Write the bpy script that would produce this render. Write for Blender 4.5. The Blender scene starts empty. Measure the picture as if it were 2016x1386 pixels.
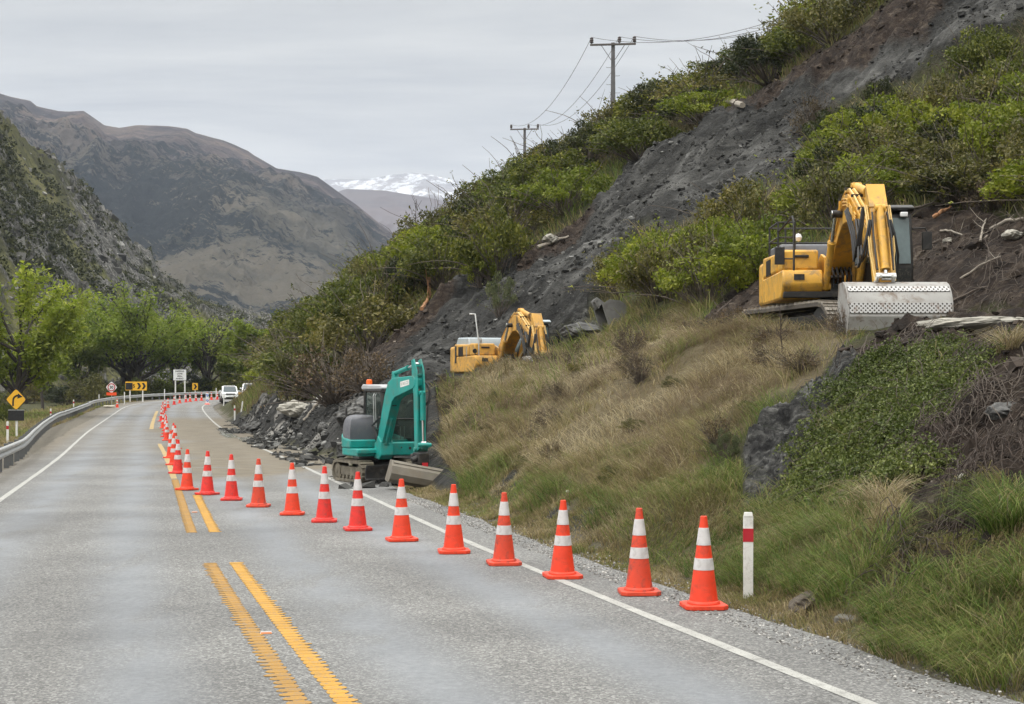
import bpy, bmesh, math, random
import numpy as np
from mathutils import Vector, Matrix, Euler

random.seed(7); RNG = np.random.default_rng(11)
sc = bpy.context.scene
R = math.radians
# ------------------------------------------------------------------ camera, sky, sun, exposure
F, CU, CV, HC = 2930.0, 1008.0, 778.0, 2.085       # focal length in photo pixels, horizon point, eye height
cam_d = bpy.data.cameras.new('camera'); cam = bpy.data.objects.new('camera', cam_d)
sc.collection.objects.link(cam)
cam_d.sensor_width = 36.0; cam_d.lens = F / 2016 * 36.0
cam_d.shift_y = (778 - 693) / 2016.0
cam_d.clip_start = 0.1; cam_d.clip_end = 60000
cam.location = (0, 0, HC); cam.rotation_euler = (R(90), 0, 0)
sc.camera = cam
sc.view_settings.view_transform = 'Standard'; sc.view_settings.look = 'None'
sc.view_settings.exposure = 0.12; sc.view_settings.gamma = 1.0
sc.cycles.use_denoising = True
sc.cycles.max_bounces = 6; sc.cycles.transparent_max_bounces = 8; sc.cycles.volume_bounces = 0
SUN_EL, SUN_ROT = R(52), R(-115)

world = bpy.data.worlds.new('World'); sc.world = world; world.use_nodes = True
def build_sky():
    nt = world.node_tree; N = nt.nodes; L = nt.links; N.clear()
    out = N.new('ShaderNodeOutputWorld'); bg = N.new('ShaderNodeBackground'); bg.inputs['Strength'].default_value = 0.1
    sky = N.new('ShaderNodeTexSky'); sky.sky_type = 'NISHITA'; sky.sun_disc = False
    sky.sun_elevation = SUN_EL; sky.sun_rotation = SUN_ROT
    tc = N.new('ShaderNodeTexCoord'); sep = N.new('ShaderNodeSeparateXYZ'); L.new(tc.outputs['Generated'], sep.inputs[0])
    def math_(op, a, b=None):
        n = N.new('ShaderNodeMath'); n.operation = op
        for i, v in enumerate((a, b)):
            if v is None: continue
            if isinstance(v, (int, float)): n.inputs[i].default_value = v
            else: L.new(v, n.inputs[i])
        return n.outputs[0]
    zz = math_('MAXIMUM', sep.outputs['Z'], 0.0)
    den = math_('ADD', zz, 0.16)
    px = math_('DIVIDE', sep.outputs['X'], den); py = math_('DIVIDE', sep.outputs['Y'], den)
    comb = N.new('ShaderNodeCombineXYZ'); L.new(px, comb.inputs[0]); L.new(py, comb.inputs[1])
    mp = N.new('ShaderNodeMapping'); mp.inputs['Rotation'].default_value = (0, 0, R(28)); mp.inputs['Scale'].default_value = (0.55, 1.5, 1)
    L.new(comb.outputs[0], mp.inputs[0])
    n1 = N.new('ShaderNodeTexNoise'); n1.inputs['Scale'].default_value = 1.25; n1.inputs['Detail'].default_value = 9; n1.inputs['Roughness'].default_value = 0.58; n1.inputs['Distortion'].default_value = 0.35
    L.new(mp.outputs[0], n1.inputs['Vector'])
    r1 = N.new('ShaderNodeValToRGB'); e = r1.color_ramp.elements
    e[0].position = 0.36; e[0].color = (0.70, 0.712, 0.72, 1); e[1].position = 0.64; e[1].color = (1.20, 1.185, 1.13, 1)
    L.new(n1.outputs['Fac'], r1.inputs[0])
    r2 = N.new('ShaderNodeValToRGB'); e = r2.color_ramp.elements   # brightness of the cloud deck by elevation
    e[0].position = 0.0; e[0].color = (0.78, 0.755, 0.70, 1)
    e[1].position = 1.0; e[1].color = (2.9, 2.85, 2.75, 1)
    for p, c in ((0.09, (0.715, 0.695, 0.65)), (0.17, (0.58, 0.572, 0.545)), (0.27, (0.50, 0.498, 0.48)), (0.5, (1.45, 1.43, 1.38))):
        k = e.new(p); k.color = (*c, 1)
    L.new(zz, r2.inputs[0])
    mul = N.new('ShaderNodeMix'); mul.data_type = 'RGBA'; mul.blend_type = 'MULTIPLY'; mul.inputs[0].default_value = 1.0
    L.new(r2.outputs[0], mul.inputs[6]); L.new(r1.outputs[0], mul.inputs[7])
    sc10 = N.new('ShaderNodeVectorMath'); sc10.operation = 'SCALE'; sc10.inputs['Scale'].default_value = 12.3
    L.new(mul.outputs[2], sc10.inputs[0])
    mix = N.new('ShaderNodeMix'); mix.data_type = 'RGBA'; mix.inputs[0].default_value = 0.97
    L.new(sky.outputs[0], mix.inputs[6]); L.new(sc10.outputs[0], mix.inputs[7])
    L.new(mix.outputs[2], bg.inputs['Color']); L.new(bg.outputs[0], out.inputs['Surface'])
build_sky()
sun_d = bpy.data.lights.new('sun', 'SUN'); sun_d.energy = 1.5; sun_d.angle = R(12); sun_d.color = (1.0, 0.96, 0.9)
sun = bpy.data.objects.new('sun', sun_d); sc.collection.objects.link(sun)
def _sun_dir():                                    # sky sun_rotation runs clockwise from +Y seen from above
    az = SUN_ROT
    return Vector((math.sin(az) * math.cos(SUN_EL), math.cos(az) * math.cos(SUN_EL), math.sin(SUN_EL)))
sun.rotation_euler = _sun_dir().to_track_quat('Z', 'Y').to_euler()

# ------------------------------------------------------------------ small numeric tools
_T = RNG.random((256, 256))
def vnoise(x, y):
    x = np.asarray(x, float); y = np.asarray(y, float)
    xi = np.floor(x).astype(int); yi = np.floor(y).astype(int); fx = x - xi; fy = y - yi
    fx = fx * fx * (3 - 2 * fx); fy = fy * fy * (3 - 2 * fy)
    a = _T[xi & 255, yi & 255]; b = _T[(xi + 1) & 255, yi & 255]; c = _T[xi & 255, (yi + 1) & 255]; d = _T[(xi + 1) & 255, (yi + 1) & 255]
    return (a * (1 - fx) + b * fx) * (1 - fy) + (c * (1 - fx) + d * fx) * fy
def fbm(x, y, octv=4, gain=0.5):
    s = 0; a = 1; n = 0
    for i in range(octv):
        s = s + a * (vnoise(x * 2**i + 17.3 * i, y * 2**i - 9.1 * i) - 0.5) * 2; n += a; a *= gain
    return s / n
def ridged(x, y, octv=4, gain=0.5):
    s = 0; a = 1; n = 0
    for i in range(octv):
        s = s + a * (1 - np.abs(2 * vnoise(x * 2**i + 5.7 * i, y * 2**i + 3.3 * i) - 1)); n += a; a *= gain
    return s / n
def sstep(a, b, x):
    t = np.clip((np.asarray(x, float) - a) / (b - a), 0, 1); return t * t * (3 - 2 * t)
def inpoly(px, py, poly):
    px = np.asarray(px); py = np.asarray(py); ins = np.zeros(px.shape, bool); n = len(poly)
    for i in range(n):
        x0, y0 = poly[i]; x1, y1 = poly[(i + 1) % n]
        if y0 == y1: continue
        c = ((y0 > py) != (y1 > py)) & (px < (x1 - x0) * (py - y0) / (y1 - y0) + x0); ins ^= c
    return ins
def at(u, v, Y):                                   # world point of a photo pixel at a known distance
    return ((u - CU) / F * Y, Y, HC - (v - CV) / F * Y)

# ------------------------------------------------------------------ road plan
LP = np.array([(15.3, -61), (6.36, -30), (-2.27, 0), (-5.12, 10), (-7.12, 17.3), (-8.25, 21.7), (-10.15, 29.5), (-14.9, 48.9), (-19.3, 66), (-23.8, 84), (-30.3, 112), (-36.2, 138), (-38.4, 150),
               (-39.3, 160), (-38.6, 170), (-35.0, 180), (-28, 188), (-18, 193), (-6, 196), (10, 197), (40, 196)], float)
def _smooth(P, n=3):
    for _ in range(n):
        Q = [P[0]]
        for a, b in zip(P[:-1], P[1:]): Q += [a * .75 + b * .25, a * .25 + b * .75]
        Q.append(P[-1]); P = np.array(Q)
    return P
_c = _smooth(LP); _d = np.r_[0, np.cumsum(np.hypot(*np.diff(_c, axis=0).T))]
STEP = 0.5
S_ALL = np.arange(0, _d[-1], STEP)
CL = np.c_[np.interp(S_ALL, _d, _c[:, 0]), np.interp(S_ALL, _d, _c[:, 1])]      # left edge line, every half metre
TG = np.gradient(CL, axis=0); TG /= np.linalg.norm(TG, axis=1)[:, None]
NR = np.c_[TG[:, 1], -TG[:, 0]]                    # to the right of travel
def Zr(y): return 1.0e-4 * np.clip(np.asarray(y, float) - 45, 0, 150) ** 2
def road_pt(s, o, dz=0.0):
    i = np.clip(np.asarray(s, float) / STEP, 0, len(CL) - 1.001); k = i.astype(int); f = (i - k)[..., None]
    p = CL[k] * (1 - f) + CL[k + 1] * f; n = NR[k] * (1 - f) + NR[k + 1] * f
    q = p + n * np.asarray(o, float)[..., None]
    return np.concatenate([q, (Zr(q[..., 1]) + dz)[..., None]], -1)
_sub = CL[::4]; _subn = NR[::4]
def offset_of(x, y):                               # distance right of the left edge line
    x = np.asarray(x, float).ravel(); y = np.asarray(y, float).ravel(); best = np.full(x.shape, 1e18); off = np.zeros(x.shape); arc = np.zeros(x.shape)
    for k in range(len(_sub)):
        dx = x - _sub[k, 0]; dy = y - _sub[k, 1]; d = dx * dx + dy * dy; m = d < best
        best[m] = d[m]; off[m] = (dx * _subn[k, 0] + dy * _subn[k, 1])[m]; arc[m] = k * 4 * STEP
    far = best > off ** 2 + 4
    off = np.where(far, np.sign(off) * np.sqrt(best), off)
    return off, arc
def s_at(y): return float(S_ALL[np.argmin(np.abs(CL[:int(len(CL) * .62), 1] - y))])

# ------------------------------------------------------------------ hillside heights: a thin-plate surface through surveyed points
CP = []
def add(u, v, Y): CP.append(at(u, v, Y))
for y in (-20, -5, 5, 12, 18, 24, 30, 36, 42, 48):
    q = road_pt(np.array([s_at(y)]), np.array([8.4]))[0]; CP.append((q[0], q[1], 0.0))
for y in (55, 60, 66, 74, 82, 90, 100, 112, 125, 138, 150, 160):
    q = road_pt(np.array([s_at(y)]), np.array([8.8]))[0]; CP.append((q[0], q[1], float(Zr(q[1])) + 0.1))
# lip of the bench and face below it
for p in ((2016, 660, 21.4), (1850, 636, 25.5), (1650, 640, 27.6), (1450, 643, 30.5), (1300, 660, 33.5), (1130, 716, 38), (1000, 724, 42), (930, 754, 41.5), (870, 780, 40.5),
          (1500, 900, 20.8), (1990, 900, 14.2), (1750, 850, 18.6), (1250, 850, 26.5), (1050, 850, 32.5), (1700, 1050, 15.4), (1500, 1050, 18.3)): add(*p)
# bench
CP += [(6.6, 31, 3.1), (6.4, 28.2, 3.2), (9.5, 31, 3.2), (7, 35, 3.4), (4, 33.5, 3.2), (3, 41, 2.9), (-.5, 52, 1.92), (1.5, 49, 2.2), (1, 56, 2.2), (-3, 48.5, 1.3), (12.5, 27, 3.5), (16, 20, 3.6), (17, 10, 3.6), (20, 0, 3.8), (11, 5, 1.6)]
for p in ((1900, 560, 33), (2016, 570, 30.5), (1900, 430, 38.5), (2016, 430, 36.5), (1800, 440, 39.5), (2016, 300, 45), (1800, 330, 48), (1700, 430, 42.5), (1600, 340, 54), (1500, 430, 47), (1490, 540, 39.5),
          (1300, 570, 45), (1350, 460, 56), (1210, 640, 45), (1100, 580, 58), (1100, 655, 51), (2016, 130, 55), (1850, 190, 57), (1690, 190, 62), (1900, 60, 58), (2016, 0, 60), (1760, 10, 66),
          (1480, 195, 76), (1415, 242, 73), (1230, 355, 73), (1130, 460, 69), (960, 525, 71), (840, 605, 73), (760, 690, 71), (700, 760, 66), (620, 800, 70), (540, 805, 78),
          (950, 650, 60), (850, 730, 56), (760, 810, 53), (1000, 570, 64), (1200, 490, 62), (1300, 390, 66), (1480, 310, 64)): add(*p)
# bluff on the left and the ridge line
for p in ((600, 715, 90), (530, 770, 94), (495, 793, 97), (555, 725, 112), (600, 665, 118), (700, 622, 120), (830, 528, 116), (980, 482, 114), (1080, 418, 110), (1207, 318, 98),
          (1300, 256, 97), (1400, 230, 96), (1480, 185, 93), (1560, 138, 90), (1650, 80, 84), (1760, 5, 78), (1900, -90, 74), (2016, -170, 72), (2300, -330, 64)): add(*p)
for p in ((600, 665, 118), (700, 622, 120), (830, 528, 116), (980, 482, 114), (1080, 418, 110), (1207, 318, 98), (1400, 230, 96), (1560, 138, 90), (1760, 5, 78), (2016, -170, 72)):
    x, y, z = at(*p); CP.append((x * 1.3 + 3, y * 1.3, z - 5)); CP.append((x * 1.7 + 12, y * 1.7, z - 12))
for s, t, z in ((-20, 22, 8), (0, 24, 8), (15, 28, 10.5), (-20, 45, 23), (10, 50, 26), (30, 60, 32), (0, 80, 40), (40, 90, 45)):
    CP.append((-.277 * s + .961 * t, .961 * s + .277 * t, z))
CP = np.array(CP); _PS = 40.0
def _tps_fit(P, lam=0.0006):
    X = P[:, :2] / _PS; n = len(X); d2 = ((X[:, None] - X[None]) ** 2).sum(-1)
    K = np.where(d2 > 0, 0.5 * d2 * np.log(d2 + 1e-20), 0) + lam * np.eye(n)
    A = np.zeros((n + 3, n + 3)); A[:n, :n] = K; A[:n, n] = 1; A[:n, n + 1:] = X; A[n, :n] = 1; A[n + 1:, :n] = X.T
    return np.linalg.solve(A, np.r_[P[:, 2], 0, 0, 0])
_W = _tps_fit(CP)
def tps(x, y):
    x = np.asarray(x, float).ravel() / _PS; y = np.asarray(y, float).ravel() / _PS; out = np.empty(x.shape)
    for a in range(0, len(x), 40000):
        d2 = (x[a:a + 40000, None] - CP[None, :, 0] / _PS) ** 2 + (y[a:a + 40000, None] - CP[None, :, 1] / _PS) ** 2
        out[a:a + 40000] = (0.5 * d2 * np.log(d2 + 1e-20)) @ _W[:len(CP)] + _W[len(CP)] + _W[len(CP) + 1] * x[a:a + 40000] + _W[len(CP) + 2] * y[a:a + 40000]
    return out

SCAR = [(1800, -30), (2100, -60), (2060, 45), (1960, 85), (1880, 118), (1790, 165), (1690, 200), (1600, 262), (1566, 330), (1545, 370), (1470, 388), (1420, 405), (1340, 448), (1262, 462), (1226, 500), (1212, 560), (1190, 590), (1145, 650),
        (1090, 690), (1000, 705), (930, 740), (868, 770), (864, 850), (870, 905), (905, 965), (860, 960), (760, 930), (700, 905), (653, 890), (590, 882), (521, 872), (465, 851), (432, 842), (470, 822), (540, 792), (620, 790), (690, 762), (745, 690), (800, 655), (850, 610), (880, 570), (950, 545), (1010, 505),
        (1060, 485), (1125, 465), (1165, 412), (1232, 350), (1300, 305), (1360, 262), (1420, 228), (1490, 200), (1640, 120), (1760, 20)]
BROWN = [[(1690, 50), (1760, -10), (1890, -30), (1830, 60), (1740, 110), (1700, 150), (1600, 170), (1500, 215), (1440, 232), (1420, 222), (1480, 192)],
         [(1790, 410), (1880, 405), (2030, 440), (2350, 470), (2350, 640), (2030, 600), (1960, 600), (1880, 622), (1800, 612), (1780, 500)],
         [(1370, 650), (1440, 560), (1520, 548), (1530, 600), (1480, 640), (1400, 660)],
         [(1770, 660), (1890, 632), (2030, 622), (2300, 640), (2300, 900), (2030, 1000), (1970, 1060), (1910, 1150), (1840, 1200), (1770, 1170), (1750, 1090), (1800, 1010), (1760, 960), (1780, 930), (1850, 830), (1880, 720)],
         [(1640, 700), (1770, 650), (1900, 640), (1900, 700), (1800, 740), (1700, 800), (1650, 790)],
         [(740, 700), (840, 600), (900, 560), (880, 600), (800, 690), (700, 770)],
         [(1010, 500), (1090, 470), (1130, 440), (1170, 425), (1130, 480), (1060, 500), (1010, 540)]]
ROCK = [[(1455, 915), (1490, 845), (1570, 785), (1660, 715), (1690, 730), (1650, 800), (1600, 850), (1610, 905), (1560, 950), (1510, 990), (1465, 1000)],
        [(1120, 650), (1150, 632), (1195, 640), (1180, 672), (1130, 690)],
        [(965, 985), (990, 945), (1055, 905), (1040, 940), (1000, 985)],
        [(1010, 1040), (1110, 990), (1115, 1010), (1180, 1000), (1175, 1020), (1140, 1045)],
        [(1230, 330), (1290, 300), (1280, 330), (1200, 400)]]
PALE = [[(1620, 190), (1700, 130), (1900, 25), (2050, -10), (2050, 55), (1900, 105), (1780, 155), (1690, 192)], [(1175, 440), (1260, 375), (1400, 322), (1565, 285), (1560, 340), (1420, 398), (1300, 440), (1200, 475)], [(1160, 415), (1230, 355), (1290, 308), (1310, 318), (1220, 390)], [(1070, 560), (1180, 500), (1220, 510), (1120, 590), (1060, 610)]]
HOLLOW = [(1770, 1010), (1830, 985), (1900, 985), (1955, 1020), (1910, 1100), (1840, 1150), (1785, 1120)]
DRY = [(866, 790), (870, 765), (930, 735), (1000, 700), (1130, 690), (1300, 642), (1450, 625), (1650, 628), (1730, 625), (1640, 700), (1620, 745), (1500, 800), (1450, 880), (1380, 960), (1240, 985), (1080, 940), (960, 930), (900, 960), (870, 900)]
def zones(x, y, z):
    """weights: scar, brown soil, dry grass, rock for ground points"""
    Y = np.maximum(y, 1.0); u = CU + x / Y * F; v = CV - (z - HC) / Y * F
    front = (y > 5)
    def soft(poly, amp, sc_):
        res = np.zeros(x.shape); P = np.array(poly); m = amp + 8
        k = np.nonzero(front & (u > P[:, 0].min() - m) & (u < P[:, 0].max() + m) & (v > P[:, 1].min() - m) & (v < P[:, 1].max() + m))[0]
        if not len(k): return res
        acc = np.zeros(len(k)); xx, yy, uu, vv = x[k], y[k], u[k], v[k]
        ju = fbm(xx * sc_ + 31, yy * sc_, 4) * amp; jv = fbm(xx * sc_ - 11, yy * sc_ + 23, 4) * amp
        for j in range(4): acc += inpoly(uu + ju + (j % 2 - .5) * 5, vv + jv + (j // 2 - .5) * 5, poly)
        res[k] = acc / 4; return res
    scar = soft(SCAR, 16, .35) * front * (y > 26) * (y < 108)
    brown = sum(soft(p, 16, .5) for p in BROWN); brown = np.clip(brown, 0, 1) * front * (y < 100)
    dry = soft(DRY, 40, .45) * front * (y < 50)
    rock = np.clip(sum(soft(p, 14, .9) for p in ROCK), 0, 1) * front * (y < 90)
    global _pale, _hollow
    _hollow = soft(HOLLOW, 12, .9)
    _pale = np.clip(sum(soft(p, 26, .5) for p in PALE), 0, 1)
    return scar, brown, dry, rock
def base_height(x, y):
    x = np.asarray(x, float).ravel(); y = np.asarray(y, float).ravel()
    o, arc = offset_of(x, y); r = np.hypot(x, y); z0 = Zr(y)
    left = z0 - 0.05 - sstep(-2.6, -14, o) * 0.9 - sstep(-30, -80, o) * 2
    t = tps(np.clip(x, -120, 120), np.clip(y, -40, 190))
    w = sstep(8.2, 9.5, o)
    t = np.where(o > 0, t, 0)
    fade = sstep(200, 330, r)
    right = (z0 - 0.04) * (1 - w) + np.maximum(t, z0 - 1.0) * w
    h = np.where(o < 3, np.where(o < -1.4, left, z0 - 0.06), right)
    return h * (1 - fade) + (-2.0) * fade, o, arc
def height(x, y, full=False):
    h, o, arc = base_height(x, y); x = np.asarray(x, float).ravel(); y = np.asarray(y, float).ravel()
    sca, bro, dry, roc = zones(x, y, h)
    off = sstep(8.3, 10.5, o)
    r = np.hypot(x, y); near = 1 - sstep(180, 300, r)
    # gullies and blocks in the slide run down the fall line
    s = -.277 * x + .961 * y; t = .961 * x + .277 * y
    gul = (ridged(s * .16 + fbm(s * .06, t * .06, 2) * 1.2, t * .05, 4) - .55) * 1.9 + (ridged(s * .8, t * .28, 4) - .55) * .95 + np.floor((t * .22 + fbm(s * .12, t * .2, 3) * 1.2)) * 0 + (ridged(s * .05 + t * .16 + fbm(s * .1, t * .1, 2), t * .02, 3) - .5) * 1.3 + fbm(x * 2.6, y * 2.6, 3) * .16
    lump = (ridged(s * .55, t * .5, 4) - .5) * .8 + fbm(x * 3.1, y * 3.1, 3) * .2
    dz = -.42 * _hollow + sca * gul * (.45 + .85 * sstep(48, 68, y)) + bro * lump * .75 + roc * ((ridged(s * .9 + t * .5, t * 1.1, 4) - .62) * .55 + (ridged(s * 2.6 - t * 1.2, t * 4.2, 4) - .55) * .34 + (np.floor(ridged(s * 1.4 + t, t * 2.0, 2) * 6) / 6 - .6) * .35)
    dz = dz + (1 - np.clip(sca + bro, 0, 1)) * (fbm(x * .45, y * .45, 4) * .22 + fbm(x * 1.7, y * 1.7, 2) * .06)
    h = h + dz * off * near + (1 - off) * (np.abs(o - 3.5) > 5.0) * fbm(x * 2.2, y * 2.2, 3) * .02 * near
    if full: return h, o, arc, sca, bro, dry, roc
    return h
def ground_hit(u, v, y0=6.0, y1=170.0):            # where the sight line through a photo pixel meets the ground
    Y = np.arange(y0, y1, 0.15); x = (u - CU) / F * Y; zr = HC - (v - CV) / F * Y
    k = np.nonzero(height(x, Y) > zr)[0]
    i = k[0] if len(k) else len(Y) - 1
    return float(x[i]), float(Y[i]), float(zr[i])
def Hs(x, y): return float(height(np.array([x]), np.array([y]))[0])

# ------------------------------------------------------------------ node materials
MATS = {}
class NT:
    def __init__(s, name):
        s.m = bpy.data.materials.new(name); s.m.use_nodes = True; s.N = s.m.node_tree.nodes; s.L = s.m.node_tree.links; s.N.clear()
        s.out = s.N.new('ShaderNodeOutputMaterial'); s.b = s.N.new('ShaderNodeBsdfPrincipled'); s.L.new(s.b.outputs[0], s.out.inputs[0]); MATS[name] = s.m
    def link(s, a, b): s.L.new(a, b)
    def setin(s, sock, v):
        if isinstance(v, bpy.types.NodeSocket): s.L.new(v, sock)
        elif isinstance(v, (tuple, list)): sock.default_value = (*v, 1) if len(v) == 3 and len(sock.default_value) == 4 else v
        else: sock.default_value = v
    def noise(s, scale, detail=4, rough=.55, coord='Object', dist=0.0, vec=None, stretch=None):
        n = s.N.new('ShaderNodeTexNoise'); n.inputs['Scale'].default_value = scale; n.inputs['Detail'].default_value = detail; n.inputs['Roughness'].default_value = rough; n.inputs['Distortion'].default_value = dist
        v = vec or s.coord(coord)
        if stretch:
            mp = s.N.new('ShaderNodeMapping'); mp.inputs['Scale'].default_value = stretch[0]; mp.inputs['Rotation'].default_value = stretch[1] if len(stretch) > 1 else (0, 0, 0); s.L.new(v, mp.inputs[0]); v = mp.outputs[0]
        s.L.new(v, n.inputs['Vector']); return n.outputs['Fac']
    def voro(s, scale, out='Distance', coord='Object'):
        n = s.N.new('ShaderNodeTexVoronoi'); n.inputs['Scale'].default_value = scale; s.L.new(s.coord(coord), n.inputs['Vector']); return n.outputs[out]
    def coord(s, k='Object'):
        if not hasattr(s, 'tc'): s.tc = s.N.new('ShaderNodeTexCoord')
        if k == 'World':
            g = s.N.new('ShaderNodeNewGeometry'); return g.outputs['Position']
        return s.tc.outputs[k]
    def ramp(s, fac, stops):
        n = s.N.new('ShaderNodeValToRGB'); e = n.color_ramp.elements
        while len(e) < len(stops): e.new(0.5)
        for k, (p, c) in enumerate(stops): e[k].position = p; e[k].color = (*c, 1) if len(c) == 3 else c
        s.L.new(fac, n.inputs[0]); return n.outputs[0]
    def step(s, fac, a, b):
        n = s.N.new('ShaderNodeMapRange'); n.interpolation_type = 'SMOOTHSTEP'; n.inputs[1].default_value = a; n.inputs[2].default_value = b; s.L.new(fac, n.inputs[0]); return n.outputs[0]
    def mix(s, f, a, b, mode='MIX'):
        n = s.N.new('ShaderNodeMix'); n.data_type = 'RGBA'; n.blend_type = mode; s.setin(n.inputs[0], f); s.setin(n.inputs[6], a); s.setin(n.inputs[7], b); return n.outputs[2]
    def math(s, op, a, b=0.0):
        n = s.N.new('ShaderNodeMath'); n.operation = op; s.setin(n.inputs[0], a); s.setin(n.inputs[1], b); return n.outputs[0]
    def attr(s, name, out='Fac'):
        n = s.N.new('ShaderNodeAttribute'); n.attribute_name = name; return n.outputs[out]
    def sep(s, col):
        n = s.N.new('ShaderNodeSeparateColor'); s.L.new(col, n.inputs[0]); return n.outputs
    def bump(s, h, strength=.5, dist=.02, prev=None):
        n = s.N.new('ShaderNodeBump'); n.inputs['Strength'].default_value = strength; n.inputs['Distance'].default_value = dist; s.L.new(h, n.inputs['Height'])
        if prev is not None: s.L.new(prev, n.inputs['Normal'])
        s.L.new(n.outputs[0], s.b.inputs['Normal']); return n.outputs[0]
    def fin(s, color=None, rough=.6, metal=0.0, spec=.5):
        if color is not None: s.setin(s.b.inputs['Base Color'], color)
        s.setin(s.b.inputs['Roughness'], rough); s.b.inputs['Metallic'].default_value = metal; s.b.inputs['Specular IOR Level'].default_value = spec; return s.m

def mat_plain(name, col, rough=.5, metal=0.0, var=.12, dirt=None, dirt_amt=.35, scale=3.0, bump=0.0):
    """painted / moulded / metal surface with uneven wear and a film of road dirt"""
    t = NT(name); n = t.noise(scale, 5, .6); c = t.mix(t.step(n, .3, .75), tuple(k * (1 - var) for k in col), tuple(min(1, k * (1 + var)) for k in col))
    if dirt is not None:
        d = t.step(t.noise(scale * 1.7, 8, .7, dist=.4), .47, .66); c = t.mix(t.math('MULTIPLY', d, dirt_amt), c, dirt)
    if bump: t.bump(t.noise(scale * 14, 4, .6), bump, .01)
    rr = t.ramp(t.noise(scale * 4, 4), [(.3, (rough * .8,) * 3), (.7, (min(1, rough * 1.2),) * 3)])
    return t.fin(c, rr, metal)

def mat_leaf(name, cols, trans=.3, patch=2.0, rough=.55):
    """foliage: each leaf its own tone, paler and darker clumps"""
    t = NT(name); g = t.N.new('ShaderNodeNewGeometry'); oi = t.N.new('ShaderNodeObjectInfo')
    a = t.ramp(g.outputs['Random Per Island'], [(0, cols[0]), (.5, cols[1]), (1, cols[2])])
    b = t.ramp(t.noise(patch, 3), [(.35, (.62, .66, .6)), (.65, (1.3, 1.25, 1.2))])
    c = t.mix(1.0, a, b, 'MULTIPLY')
    o = t.ramp(oi.outputs['Random'], [(0, (.78, .82, .8)), (.5, (1.0, 1.0, 1.0)), (1, (1.22, 1.15, .95))])
    c = t.mix(1.0, c, o, 'MULTIPLY'); t.fin(c, rough, 0, .25)
    tr = t.N.new('ShaderNodeBsdfTranslucent'); t.link(t.mix(1.0, c, (1.1, 1.25, .6), 'MULTIPLY'), tr.inputs[0])
    mx = t.N.new('ShaderNodeMixShader'); mx.inputs[0].default_value = trans; t.link(t.b.outputs[0], mx.inputs[1]); t.link(tr.outputs[0], mx.inputs[2]); t.link(mx.outputs[0], t.out.inputs[0])
    return t.m

def mat_ground():
    t = NT('hillside_soil'); za = t.attr('zone', 'Color'); s = t.sep(za); scar, brown, dry = s[0], s[1], s[2]; s2 = t.sep(t.attr('zone_two', 'Color')); rock, gravel, silt = s2[0], s2[1], s2[2]
    n_big = t.noise(.22, 5, .6, 'World'); n_mid = t.noise(1.3, 6, .65, 'World'); n_fine = t.noise(9, 5, .7, 'World'); vv = t.voro(3.2, 'Color', 'Object')
    turf = t.ramp(n_mid, [(.3, (.030, .036, .012)), (.5, (.058, .066, .022)), (.7, (.105, .092, .045))])
    turf = t.mix(t.step(n_fine, .35, .75), turf, (.05, .042, .026))
    drc = t.ramp(n_mid, [(.3, (.095, .075, .042)), (.55, (.15, .122, .07)), (.75, (.19, .16, .10))])
    c = t.mix(dry, turf, drc)
    grv = t.ramp(t.noise(26, 3, .7, 'World'), [(.3, (.08, .073, .058)), (.6, (.20, .182, .15)), (.8, (.34, .32, .28))]); c = t.mix(gravel, c, grv)
    stre = t.noise(1.0, 7, .68, 'World', .6, None, ((.35, 1.6, .8), (0, 0, R(-74))))
    sc_c = t.ramp(stre, [(.32, (.012, .012, .0118)), (.48, (.028, .028, .0272)), (.58, (.050, .050, .048)), (.70, (.115, .114, .110))])
    sc_c = t.mix(t.math('MULTIPLY', t.math('ADD', t.math('MULTIPLY', t.attr('pale'), .8), t.math('MULTIPLY', t.step(n_big, .52, .66), .25)), t.step(n_mid, .30, .55)), sc_c, t.ramp(stre, [(.34, (.026, .026, .025)), (.5, (.080, .080, .077)), (.62, (.135, .134, .129)), (.72, (.23, .228, .22))]))
    sc_c = t.mix(t.math('MULTIPLY', t.step(n_fine, .62, .72), .4), sc_c, (.20, .20, .19))
    c = t.mix(scar, c, sc_c)
    br = t.ramp(t.noise(2.4, 8, .72, 'World', .5), [(.34, (.011, .0075, .006)), (.5, (.030, .021, .016)), (.60, (.060, .045, .034)), (.72, (.15, .125, .10))]); c = t.mix(brown, c, br)
    rk = t.ramp(t.noise(2.2, 8, .72, 'World', .8, None, ((.5, 1.5, 1.8), (.3, .2, R(25)))), [(.36, (.010, .010, .011)), (.47, (.032, .032, .032)), (.56, (.080, .080, .077)), (.64, (.19, .19, .18)), (.72, (.33, .33, .31))]); c = t.mix(rock, c, rk)
    c = t.mix(silt, c, t.ramp(n_fine, [(.35, (.16, .15, .13)), (.6, (.38, .37, .35))]))
    h = t.math('ADD', t.noise(5, 8, .72, 'World'), t.math('MULTIPLY', t.noise(1.5, 4, .6, 'World'), 1.4)); t.bump(h, .9, .22)
    return t.fin(c, .92, 0, .25)
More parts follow.
